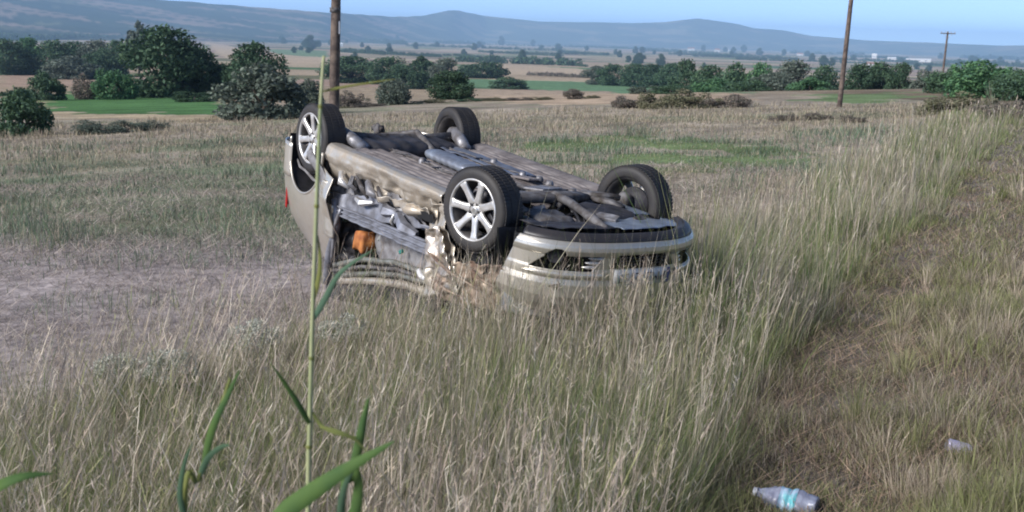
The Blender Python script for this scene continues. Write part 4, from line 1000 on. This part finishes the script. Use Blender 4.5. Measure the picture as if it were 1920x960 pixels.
# ------------------------------------------------------------------ poles
def pole(px_base, d, h, r0, lean, label, arm=True, tagp=False, armrot=.5):
    p = at(px_base, 200, d); g0 = float(gz(p[0], p[1])); e = empty('utility_pole', (p[0], p[1], g0)); tag(e, label, 'pole', None)
    top = Vector((lean[0] * h, lean[1] * h, h)); pts = [Vector((0, 0, -.6)).lerp(top, k / 8) if k else Vector((0, 0, -.6)) for k in range(9)]
    MB().tube(pts, [lerp(r0, r0 * .66, k / 8) for k in range(9)], 14).build('post', WOOD, e)
    if arm:
        q = Matrix.Rotation(armrot, 3, 'Z'); a = top - Vector((0, 0, .25)) - (q @ Vector((0, r0 + .04, 0)))
        am = MB(); am.box(a, (1.9, .09, .11), q); amo = am.build('crossarm', WOOD, e, smooth=False)
        for x in (-.85, -.35, .35, .85):
            b = a + q @ Vector((x, 0, .055)); MB().lathe([(.012, 0), (.012, .07), (.04, .08), (.045, .12), (.03, .15), (.04, .17), (.0, .2)], 10, 'z', b).build('insulator', CERAMIC, amo)
        for sg in (-1, 1):
            MB().tube([a + q @ Vector((.6 * sg, -.03, -.03)), top - Vector((0, 0, .95))], .014, 6).build('arm_brace', TIN, e)
    if tagp:
        f = .30
        c = Vector((0, 0, 0)).lerp(top, .36)
        MB().box(c + Vector((r0 * .75, -r0 * .55, 0)), (.05, .012, .32)).build('marker_tag', TIN, e, smooth=False)
        MB().tube([c + Vector((0, 0, .38)), c + Vector((0, 0, .5))], r0 * .97, 16).build('metal_band', STEEL_DK, e)
    return e
pole(624, 31, 8.8, .145, (.020, 0), 'thick brown wooden pole right behind the overturned car', tagp=True)
pole(1573, 58, 8.8, .125, (.035, 0), 'slim dark wooden pole standing on the dry field by the long green row')
pole(1760, 165, 9.6, .17, (.03, 0), 'far slim pole whose crossarm shows against the sky', armrot=-.1)

# ------------------------------------------------------------------ grass (uncountable blades, real geometry)
def blade_mesh(name, x, y, h, w, lean, dirn, c0, c1, prof, seed, z0=0.0, curl=1.7):
    """prof: list of (t, width factor); last has width 0"""
    g = np.random.default_rng(seed); n = len(x); L = len(prof)
    z = gz(x, y) + z0; fa = g.uniform(0, math.pi, n); sx, sy = np.cos(fa), np.sin(fa)
    lx, ly = np.cos(dirn) * lean, np.sin(dirn) * lean
    up = np.sqrt(np.clip(1 - lean ** 2 * .8, .02, 1))
    nv = 2 * (L - 1) + 1; co = np.zeros((n, nv, 3)); cl = np.zeros((n, nv, 3))
    for i, (t, wf) in enumerate(prof):
        px_ = x + lx * h * t ** curl; py_ = y + ly * h * t ** curl; pz_ = z + h * t * up
        c = c0 * (1 - t) + c1 * t
        if i < L - 1:
            for s, k in ((-1, 0), (1, 1)):
                co[:, 2 * i + k, 0] = px_ + s * sx * w * wf * .5; co[:, 2 * i + k, 1] = py_ + s * sy * w * wf * .5; co[:, 2 * i + k, 2] = pz_; cl[:, 2 * i + k] = c
        else:
            co[:, nv - 1] = np.stack([px_, py_, pz_], 1); cl[:, nv - 1] = c
    tri = []
    for i in range(L - 2): tri += [(2 * i, 2 * i + 1, 2 * i + 3), (2 * i, 2 * i + 3, 2 * i + 2)]
    tri.append((2 * (L - 2), 2 * (L - 2) + 1, nv - 1)); tri = np.array(tri)
    f = (np.arange(n)[:, None, None] * nv + tri[None]).reshape(-1, 3)
    return np_mesh(name, co.reshape(-1, 3), f, cl.reshape(-1, 3), BLADE, smooth=False)
P3 = [(0, 1), (.45, .85), (.8, .5), (1, 0)]
P2 = [(0, 1), (.6, .75), (1, 0)]
PH = [(0, .6), (.5, .55), (.82, .5), (.87, 1.35), (.94, 1.1), (1, 0)]
CI = np.array(CINV); CT = np.array(CAR_T)
def in_car(x, y, m_=0.0):
    q = (np.stack([x, y, np.full_like(x, .4)], 1) - CT) @ CI.T
    return (q[:, 0] > -1.9 - m_) & (q[:, 0] < 2.12 + m_) & (np.abs(q[:, 1]) < .78 + m_)
def scatter(n, d0, d1, az0=-25.5, az1=25.5):
    d = np.exp(rng.uniform(math.log(d0), math.log(d1), n)); a = rng.uniform(az0, az1, n); o_ = rng.random(n) < .16      # a thinner share reaches past the frame on both sides
    a = np.radians(np.where(o_, np.where((rng.random(n) < .5) | (az0 > -10), rng.uniform(az1, 42, n), rng.uniform(-40, min(az0, -25), n)), a)); return d * np.sin(a), d * np.cos(a), d
def pick(pal, n, wts=None):
    P = np.array(pal); k = rng.choice(len(P), n, p=wts); return P[k] * rng.uniform(.6, 1.45, (n, 1)) * np.array([1.10, 1.09, 1.12])
TAN = [(.45, .38, .28), (.42, .345, .255), (.50, .44, .335), (.36, .315, .24)]; PINK = [(.43, .345, .275), (.40, .32, .26), (.47, .40, .33)]
OLV = [(.20, .22, .085), (.245, .255, .115), (.28, .275, .14)]; GRN = [(.11, .18, .055), (.14, .215, .07), (.17, .225, .09)]; GRY = [(.33, .31, .26), (.38, .36, .31), (.28, .27, .21)]
def grass_cols(x, y, dry, seed=0):
    """dry: 0..1 share of dry blades at each place"""
    n = len(x); a = pick(TAN + PINK + GRY, n); b = pick(OLV + GRN, n); u = rng.random(n)
    m_ = (u < dry)[:, None]; return np.where(m_, a, b)
def grass_obj(name, me, label): return tag(link(name, me), label, 'grass', None, 'stuff')

# tall strip: tussocks with blades fanning out of them, and loose blades between
def in_strip(x, y):
    edge = .35 * (vnoise(x, y, .5, 21) - .5) + .5 * (vnoise(x, y, 1.6, 22) - .5)
    return (x > x_strip(y) + edge) & (x < x_track(y) + edge * .8) & ~in_car(x, y)
tx, ty, td = scatter(11800, 2.9, 46); k = in_strip(tx, ty); tx, ty, td = tx[k], ty[k], td[k]; nt_ = len(tx)
tcnt = rng.integers(14, 62, nt_); ti = np.repeat(np.arange(nt_), tcnt); n1 = len(ti)
phi = rng.uniform(0, 6.283, n1); rr = np.abs(rng.normal(0, .045, n1)) * (1 + .06 * td[ti])
x1, y1 = tx[ti] + rr * np.cos(phi), ty[ti] + rr * np.sin(phi)
thh = np.exp(rng.normal(0, .30, nt_)); tdr = rng.random(nt_); tlean = rng.normal(0, .16, (nt_, 2)); tlean[:, 0] += .05 + .14 * (1 - sstep(-1.2, .2, tx))
x2, y2, d2 = scatter(270000, 2.9, 46); k = in_strip(x2, y2); x2, y2 = x2[k], y2[k]
k = rng.random(len(x2)) < .15 + 1.0 * sstep(.25, .7, vnoise(x2, y2, .4, 23)); x2, y2 = x2[k], y2[k]; n2_ = len(x2)
x = np.concatenate([x1, x2]); y = np.concatenate([y1, y2]); n = len(x); d = np.hypot(x, y); k = ~in_car(x, y); xt = x_track(y)
green = sstep(.40, .52, vnoise(x, y, 1.1, 25) * .6 + vnoise(x, y, .45, 26) * .4)
green = np.maximum(green, .9 * np.exp(-(((x - 8.3) / 2.2) ** 2 + ((y - 21.5) / 3.2) ** 2)))      # fresh green reed grass by the track
dry = np.clip(.92 - .70 * green, .10, .97)
dry = np.clip(dry + .12 * sstep(9, 13, d) * (green < .8), .1, .97)
dry[:n1] = np.clip(dry[:n1] + .9 * (tdr[ti] - .5), .03, .98)
cl = vnoise(x, y, 1.3, 24)
h = np.concatenate([(.17 + .34 * cl[:n1]) * thh[ti] * rng.uniform(.35, 1.2, n1), (.06 + .24 * cl[n1:]) * rng.uniform(.4, 1.4, n2_)])
h *= (1 + .22 * sstep(10, 16, d)) * (.6 + .4 * sstep(0, .8, xt - x))
h *= 1 + (.15 + .25 * sstep(-.5, .1, x)) * (in_car(x, y, .55) & (x > -1.5) & (y < 9.2)); h = np.where(x > 1.2, h * (1 + .2 * (d < 11)), h)
w = np.maximum(.0016, d * .00026) * np.exp(rng.normal(0, .45, n)); w = np.where((rng.random(n) < .05) & (d < 12), w * 2.4, w)
lv = rng.normal(0, .17, (n, 2)); lv[:n1] += tlean[ti] + np.stack([np.cos(phi), np.sin(phi)], 1) * (.10 + 1.6 * np.minimum(rr, .12))[:, None]
lv[n1:, 0] += .06 + .14 * (1 - sstep(-1.2, .2, x[n1:])); bent = rng.random(n) < .07; lv[bent] *= 3.2
lean = np.clip(np.hypot(lv[:, 0], lv[:, 1]), 0, .97); ld = np.arctan2(lv[:, 1], lv[:, 0])
cc = grass_cols(x, y, dry); base = np.where((rng.random(n) < .66)[:, None], pick(OLV + GRN, n), cc * .85)
x, y, h, w, lean, ld, base, cc = [q[k] for q in (x, y, h, w, lean, ld, base, cc)]
grass_obj('tall_grass', blade_mesh('tall_grass', x, y, h, w, lean, ld, base, cc, P3, 31, curl=1.35), 'tall dry tan and olive grass standing around the overturned car')
# longer flowering stems with seed heads rising out of it
x, y, d = scatter(30000, 3.0, 44)
xs, xt = x_strip(y), x_track(y); k = (x > xs - .5 + .8 * rng.random(len(x)) ** 2) & (x < xt - .05) & ~in_car(x, y, .03)
x, y, d = x[k], y[k], d[k]; cl = vnoise(x, y, .8, 33); k = rng.random(len(x)) < .25 + cl; x, y, d, cl = x[k], y[k], d[k], cl[k]; n = len(x)
h = rng.uniform(.42, .95, n) * (.65 + .45 * cl); w = np.maximum(.0022, d * .00032) * rng.uniform(.8, 1.3, n)
cc = pick(TAN + PINK + [(.60, .53, .40), (.62, .56, .44), (.30, .30, .14)], n)
SLEAN = np.clip(np.abs(rng.normal(.17, .17, n)) + .2 * (x < -.6), 0, .92); SDIR = np.where(rng.random(n) < .5, rng.uniform(0, 6.283, n), rng.normal(.1, .6, n))
grass_obj('seeding_grass', blade_mesh('seeding_grass', x, y, h, w, SLEAN, SDIR, cc * .85, cc, PH, 34, curl=1.2), 'long pale seed stems rising above the tall dry grass')
# fine side spikelets of those seed heads
SX, SY, SH, SC, SL, SD = x, y, h, cc, SLEAN, SDIR
k = np.hypot(SX, SY) < 14; rep = 5; q_ = [np.repeat(a_[k], rep, 0) for a_ in (SX, SY, SH, SC, SL, SD)]; n = len(q_[0])
tt = rng.uniform(.76, 1.0, n); hx = q_[0] + np.cos(q_[5]) * q_[4] * q_[2] * tt ** 1.2; hy = q_[1] + np.sin(q_[5]) * q_[4] * q_[2] * tt ** 1.2
hz_ = gz(q_[0], q_[1]) + q_[2] * tt * np.sqrt(np.clip(1 - q_[4] ** 2 * .8, .02, 1)) - gz(hx, hy)
grass_obj('seed_heads', blade_mesh('seed_heads', hx, hy, rng.uniform(.018, .05, n), np.full(n, .0022) * rng.uniform(.6, 1.5, n), rng.uniform(.4, .95, n), rng.uniform(0, 6.283, n), q_[3], q_[3] * 1.05, [(0, .6), (.5, 1.2), (1, 0)], 35, z0=hz_, curl=1.0), 'feathery pale seed heads on the long grass stems')
# short trampled grass on the track
x, y, d = scatter(265000, 3.0, 40, -4, 26)
xt = x_track(y); k = (x > xt - .25); x, y, d, xt = x[k], y[k], d[k], xt[k]; n = len(x)
cl = vnoise(x, y, .45, 41) * .6 + vnoise(x, y, .16, 42) * .4; k = rng.random(n) < .25 + 1.1 * cl; x, y, d, cl, xt = x[k], y[k], d[k], cl[k], xt[k]; n = len(x)
rut = np.exp(-((x - xt - .35) / .28) ** 2)
h = (.04 + .24 * cl ** 1.8 + .10 * sstep(1.2, 2.6, x - xt)) * rng.uniform(.5, 1.4, n) * (1 - .55 * rut); w = np.maximum(.0036, d * .00050) * rng.uniform(.7, 1.3, n)
gr = vnoise(x, y, 1.1, 43); cc = np.where((rng.random(n) < .38 + .45 * sstep(.4, .65, gr))[:, None], pick(OLV + [(.2, .21, .11)], n), pick([(.28, .23, .175), (.36, .31, .235), (.25, .205, .16), (.45, .40, .32), (.22, .185, .15)], n))
grass_obj('track_grass', blade_mesh('track_grass', x, y, h, w, np.clip(np.abs(rng.normal(.5, .25, n)), 0, .97), rng.uniform(0, 6.283, n), cc * .8, cc, P2, 44), 'short trampled brown and olive grass covering the track')
# paler dry tufts scattered over the track
tx, ty, td = scatter(1750, 3.4, 30, 2, 26); k = (tx > x_track(ty) + .5) & (vnoise(tx, ty, 1.2, 47) > .42); tx, ty, td = tx[k], ty[k], td[k]; nt_ = len(tx)
ti = np.repeat(np.arange(nt_), rng.integers(25, 90, nt_)); n = len(ti); phi = rng.uniform(0, 6.283, n); rr = np.abs(rng.normal(0, .05, n)); x, y = tx[ti] + rr * np.cos(phi), ty[ti] + rr * np.sin(phi); d = td[ti]
tcol_ = np.where((rng.random(nt_) < .55)[:, None], pick([(.40, .34, .25), (.46, .39, .29)], nt_), pick(OLV, nt_)); cc = tcol_[ti] * rng.uniform(.7, 1.3, (n, 1))
grass_obj('track_tufts', blade_mesh('track_tufts', x, y, rng.uniform(.06, .22, n) * np.exp(rng.normal(0, .3, nt_))[ti], np.maximum(.0024, d * .00034) * rng.uniform(.6, 1.4, n), np.clip(.2 + rr * 5 + rng.normal(0, .12, n), 0, .95), phi, cc * .85, cc, P2, 48), 'pale dry tufts scattered over the trampled track')
# straw litter on bare field left of the car and on the track
x, y, d = scatter(125000, 4.5, 24)
xs, xt = x_strip(y), x_track(y); k = ((x < xs + .5) | (x > xt - .1)) & ~in_car(x, y); x, y, d = x[k], y[k], d[k]; n = len(x)
k = rng.random(n) < .3 + vnoise(x, y, .7, 51); x, y, d = x[k], y[k], d[k]; n = len(x)
cc = pick([(.36, .31, .27), (.42, .36, .30), (.28, .24, .21), (.48, .42, .36), (.20, .165, .14)], n)
left = x < x_strip(y) + .5
cc = np.where(left[:, None], cc, cc * np.array([.85, .74, .62]))
grass_obj('straw_litter', blade_mesh('straw_litter', x, y, rng.uniform(.05, .20, n), np.maximum(.0042, d * .00045) * rng.uniform(.6, 1.3, n), np.clip(rng.normal(.97, .06, n), .6, 1.08), rng.uniform(0, 6.283, n), cc, cc, P2, 52, z0=.012, curl=1.0), 'grey broken straw strewn over the bare field')
# weeds of the field behind and left of the car
x, y, d = scatter(255000, 9.5, 62)
xs, xt = x_strip(y), x_track(y); fr = y + .35 * x + 2
k = (x < xs) & ~in_car(x, y, .05) & (rng.random(len(x)) < sstep(10.5, 16.5, fr + 4 * (vnoise(x, y, 1.6, 61) - .5)) * .97 + .03)
x, y, d = x[k], y[k], d[k]; cl = vnoise(x, y, 1.1, 62) * .55 + vnoise(x, y, .35, 63) * .45
k = rng.random(len(x)) < .15 + 1.1 * cl; x, y, d, cl = x[k], y[k], d[k], cl[k]; n = len(x)
big = vnoise(x, y, 5.0, 64) * .6 + vnoise(x, y, 2.0, 65) * .4
gmask = sstep(.36, .54, big) * (1 - sstep(34, 44, d)) * (.55 + .45 * (x < 0))
for poly, c_, s_ in FIELDS[9:10]: gmask = np.maximum(gmask, .8 * inpoly(x + 1.5 * (vnoise(x, y, 1.5, 70) - .5), y + 7 * (vnoise(x, y, 2.2, 71) - .5), poly) * sstep(.3, .55, vnoise(x, y, 1.8, 72)))
u = rng.random(n)
clm = sstep(.60, .75, vnoise(x, y, .9, 73)); gmask = np.clip(gmask + .45 * clm * (d < 36), 0, 1)
cc = np.where((u < gmask * .85)[:, None], pick([(.165, .215, .145), (.14, .20, .12), (.20, .24, .175), (.125, .18, .095)], n), pick([(.36, .31, .22), (.40, .34, .245), (.30, .275, .185), (.26, .25, .16), (.42, .34, .26)], n))
h = (.025 + .10 * cl ** 1.5 + .16 * sstep(.62, .8, vnoise(x, y, .9, 73))) * rng.uniform(.4, 1.4, n) * (1 + .3 * sstep(20, 40, d)); w = np.maximum(.0045, d * .00045) * rng.uniform(.7, 1.4, n)
grass_obj('field_weeds', blade_mesh('field_weeds', x, y, h, w, np.clip(np.abs(rng.normal(.4, .25, n)), 0, .95), rng.uniform(0, 6.283, n), cc * .85, cc, P2, 66), 'grey green weeds and dry stalks over the field behind the car')

# ------------------------------------------------------------------ single plants
FLR = [(.50, .52, .46), (.58, .58, .52), (.42, .46, .38)]
def flower_weed(px, py, wpx, hpx, label, seed):
    p = hit(px, py); g = np.random.default_rng(seed); d = math.hypot(p[0], p[1]); w = wpx / FPX * d * .5; h = hpx / FPX * d
    e = empty('flowering_weed', tuple(p)); tag(e, label, 'wildflower', 'pale flowering weeds in the tall grass')
    st = MB(); tips = []
    for i in range(34):
        a = g.uniform(0, 6.283); q = w * math.sqrt(g.random()); t_ = Vector((q * math.cos(a), q * math.sin(a), h * g.uniform(.72, 1.05) * (1 - .25 * (q / w) ** 2)))
        st.tube([(t_.x * .25, t_.y * .25, 0), (t_.x * .5, t_.y * .5, t_.z * .55), tuple(t_)], [.0025, .002, .0012], 4, cap=False); tips.append(t_)
    for i, t_ in enumerate(tips):
        for k in range(4):
            a = g.uniform(0, 6.283); b_ = t_ * .75; tip = t_ + Vector((.04 * math.cos(a), .04 * math.sin(a), g.uniform(-.02, .02))); st.tube([tuple(b_), tuple(tip)], [.0014, .0008], 3, cap=False)
    o = st.build('stem', mat('weed_stem_%d' % seed, (.20, .23, .14), .8), e)
    lob = [(t_.x, t_.y, t_.z, .045) for t_ in tips]
    co, f, cc = leaf_cloud(lob, 4200, .0068, FLR, seed, .55)
    fo = link('florets', np_mesh('florets', co, f, cc, LEAF, smooth=False), e); fo['kind'] = 'stuff'
flower_weed(475, 700, 100, 96, 'airy grey white flowering weed midway between the green reed and the car', 1)
flower_weed(648, 685, 96, 96, 'airy grey white flowering weed right of the tall reed stalk, below the car door', 2)
flower_weed(318, 755, 110, 100, 'widest airy grey white flowering weed beside the narrow leaved green reed', 3)
flower_weed(225, 752, 76, 84, 'smallest airy grey white flowering weed, beside the widest one', 4)

# reeds close to the viewer
REEDG = mat('reed_green', (.13, .22, .06), .5, 0, noise=.7, nscale=14, col2=(.08, .16, .055)); REEDY = mat('reed_yellow', (.33, .33, .10), .55, 0, noise=.5, nscale=6, col2=(.2, .24, .08)); REEDB = mat('reed_blue_green', (.12, .21, .135), .5, 0, noise=.5, nscale=6, col2=(.09, .16, .09))
for m_ in (REEDG, REEDY, REEDB):
    t_ = m_.node_tree; b_ = t_.nodes['Principled BSDF']; b_.inputs['Roughness'].default_value = .7; b_.inputs['Specular IOR Level'].default_value = .2
    tr_ = t_.nodes.new('ShaderNodeBsdfTranslucent'); src_ = b_.inputs['Base Color'].links[0].from_socket; t_.links.new(src_, tr_.inputs['Color'])
    mx_ = t_.nodes.new('ShaderNodeMixShader'); mx_.inputs[0].default_value = .35
    t_.links.new(b_.outputs[0], mx_.inputs[1]); t_.links.new(tr_.outputs[0], mx_.inputs[2]); t_.links.new(mx_.outputs[0], t_.nodes['Material Output'].inputs['Surface'])
REEDS = mat('reed_stalk', (.40, .41, .22), .5, 0, noise=.6, nscale=9, col2=(.27, .31, .15))
def rpt(px, py, d): return Vector(at(px, py, d))
def spline(P, n=24):
    out = []
    for i in range(len(P) - 1):
        p0 = P[max(i - 1, 0)]; p1 = P[i]; p2 = P[i + 1]; p3 = P[min(i + 2, len(P) - 1)]
        for k in range(n):
            t = k / n; out.append(.5 * ((2 * p1) + (p2 - p0) * t + (2 * p0 - 5 * p1 + 4 * p2 - p3) * t * t + (3 * p1 - p0 - 3 * p2 + p3) * t ** 3))
    out.append(P[-1]); return out
def reed_leaf(parent, P, width, m, fold=.25, face=None):
    """long tapering blade with a folded midrib along points (local to the reed)"""
    Q = spline(P, 10); n = len(Q); mb = MB(); vs = []
    for i, q in enumerate(Q):
        t = i / (n - 1); tg = (Q[min(i + 1, n - 1)] - Q[max(i - 1, 0)]).normalized()
        f_ = (face or Vector((0, -1, .35))).normalized(); s_ = tg.cross(f_).normalized(); nn = s_.cross(tg).normalized()
        w_ = width * min(1, .35 + 3.2 * t) * (1 - t ** 2.6) + .0006
        vs += [tuple(q - s_ * w_ * .5 + nn * fold * w_ * .5), tuple(q), tuple(q + s_ * w_ * .5 + nn * fold * w_ * .5)]
    fs = []
    for i in range(n - 1): fs += [(3 * i, 3 * i + 1, 3 * i + 4, 3 * i + 3), (3 * i + 1, 3 * i + 2, 3 * i + 5, 3 * i + 4)]
    mb.add(vs, fs); return mb.build('leaf', m, parent, solid=.0006)
def reed(stem_px, d, r0, r1, label, leaves, m=None):
    P = [rpt(a, b, dd) for a, b, dd in stem_px]; b0 = P[0]; g0 = float(gz(b0.x, b0.y)); base = Vector((b0.x - .01, b0.y, g0))
    e = empty('reed', tuple(base)); tag(e, label, 'reed')
    Q = [Vector((0, 0, -.02))] + [p - base for p in P]; Q = spline(Q, 6); n = len(Q)
    MB().tube(Q, [lerp(r0, r1, i / (n - 1)) for i in range(n)], 10).build('stem', m or REEDS, e)
    for k in range(2, n - 3, 7):
        MB().lathe([(lerp(r0, r1, k / n) * 1.0, -.004), (lerp(r0, r1, k / n) * 1.35, 0), (lerp(r0, r1, k / n) * 1.0, .004)], 10, 'z', Q[k]).build('stem_node', REEDY, e)
    for (LP, w_, lm, fc) in leaves:
        reed_leaf(e, [rpt(*q) - base for q in LP], w_, lm, face=fc)
    return e
reed([(578, 960, 2.3), (581, 800, 2.3), (586, 600, 2.31), (595, 350, 2.32), (601, 200, 2.33), (607, 105, 2.34)], 2.3, .0062, .0030, 'tall pale reed stalk rising past the raised rear wheel', [
    ([(588, 600, 2.31), (610, 560, 2.30), (640, 510, 2.28), (700, 468, 2.25)], .013, REEDB, None),
    ([(583, 800, 2.3), (562, 762, 2.28), (535, 720, 2.27), (508, 682, 2.26)], .011, REEDG, None),
    ([(590, 560, 2.31), (600, 500, 2.31), (596, 440, 2.32)], .009, REEDY, None),
    ([(603, 172, 2.34), (640, 164, 2.34), (690, 156, 2.35), (742, 148, 2.36)], .005, REEDY, None),
    ([(584, 770, 2.3), (605, 800, 2.29), (640, 815, 2.27), (690, 822, 2.26)], .007, REEDY, None)])
reed([(345, 990, 2.1), (372, 900, 2.1), (402, 800, 2.11), (432, 710, 2.12)], 2.1, .0060, .0032, 'green reed with narrow upright leaves before the pale flowering weeds', [
    ([(380, 880, 2.1), (400, 800, 2.1), (428, 740, 2.11), (450, 692, 2.12)], .014, REEDG, None),
    ([(352, 990, 2.1), (338, 930, 2.09), (346, 870, 2.08), (362, 828, 2.07)], .011, REEDB, None),
    ([(372, 900, 2.1), (390, 860, 2.09), (415, 838, 2.08), (432, 835, 2.07)], .012, REEDB, None)], REEDY)
reed([(640, 1000, 1.9), (662, 900, 1.9), (680, 820, 1.91), (690, 750, 1.92)], 1.9, .006, .003, 'leafy bright green reed with one broad leaf across its foot', [
    ([(500, 985, 1.75), (575, 930, 1.74), (650, 880, 1.73), (742, 826, 1.72)], .030, REEDG, Vector((.3, -.8, .6))),
    ([(660, 900, 1.9), (668, 850, 1.9), (680, 790, 1.91), (692, 742, 1.92)], .014, REEDG, None),
    ([(655, 990, 1.88), (668, 950, 1.87), (672, 900, 1.87), (664, 860, 1.87)], .020, REEDG, None),
    ([(636, 985, 1.88), (642, 930, 1.87), (662, 880, 1.86), (700, 850, 1.85)], .011, REEDB, None),
    ([(600, 800, 1.9), (640, 812, 1.89), (668, 826, 1.89), (690, 850, 1.89)], .007, REEDY, None)], REEDG)
reed([(-60, 1010, 1.9), (-40, 960, 1.9), (-25, 930, 1.9)], 1.9, .005, .004, 'reed leaf tip reaching in beside the tall grass', [
    ([(-40, 940, 1.9), (0, 912, 1.89), (45, 894, 1.88), (100, 888, 1.88)], .020, REEDG, Vector((0, -.7, .7)))], REEDG)

# ------------------------------------------------------------------ litter on the track
PET = mat('clear_bottle_plastic', (.55, .60, .76), .25, 0, trans=.4, noise=.6, nscale=25, col2=(.32, .33, .45), bump=.4, bscale=40); LAB = mat('turquoise_label', (.05, .42, .46), .4, 0, noise=.6, nscale=30, col2=(.45, .55, .7)); CAPM = mat('bottle_cap', (.55, .56, .6), .4)
b0 = hit(1470, 958); be = empty('plastic_bottle', (b0[0], b0[1], b0[2] + .05)); tag(be, 'crumpled clear plastic bottle with turquoise label lying on the track', 'bottle')
be.rotation_euler = (0, math.radians(5), math.radians(-24)); be.scale = (.92, 1.4, 1.35)
def bott(prof, m, name, par=None, crush=.012):
    mb = MB(); n = 28
    def fn(u, v):
        k = u * (len(prof) - 1); i = min(int(k), len(prof) - 2); t = k - i; a = lerp(prof[i][0], prof[i + 1][0], t); r = lerp(prof[i][1], prof[i + 1][1], t); q = v * 6.283
        c = crush * n3(a * 16, math.cos(q) * 1.5, math.sin(q) * 1.5) * min(1, r / .03); r = r * (1 + .035 * math.sin(a * 190)) + c
        return (a, r * math.cos(q), r * .85 * math.sin(q))
    return mb.grid(fn, 60, n, cv=True).build(name, m, par or be)
bott([(.148, .0), (.148, .036), (.142, .043), (.02, .045), (-.03, .044), (-.07, .036), (-.10, .022), (-.115, .014), (-.135, .0135), (-.135, 0)], PET, 'bottle_body')
bott([(.055, .0462), (-.02, .0466)], LAB, 'label', crush=.012)
bott([(-.128, .0), (-.128, .017), (-.146, .017), (-.146, 0)], CAPM, 'cap', crush=0)
c0_ = hit(1795, 856); ce = empty('drink_can', (c0_[0], c0_[1], c0_[2] + .045)); tag(ce, 'pale dented drink can lying on the brown track grass', 'can')
ce.rotation_euler = (0, math.radians(12), math.radians(-10))
CAN = mat('pale_can', (.66, .62, .74), .35, .4, noise=.5, nscale=30, col2=(.40, .36, .52)); CANE = mat('can_end', (.6, .6, .62), .3, .9)
bott2 = MB(); bott2.grid(lambda u, v: (lerp(-.055, .055, u), (.031 - .006 * (abs(2 * u - 1) > .9) + .004 * n3(u * 6, v * 4)) * math.cos(v * 6.283), (.031 - .006 * (abs(2 * u - 1) > .9)) * math.sin(v * 6.283)), 24, 24, cv=True).build('can_body', CAN, ce)
for sg in (-1, 1): MB().lathe([(0, .052 * sg), (.022, .052 * sg), (.026, .056 * sg)], 20, 'x').build('can_end', CANE, ce)
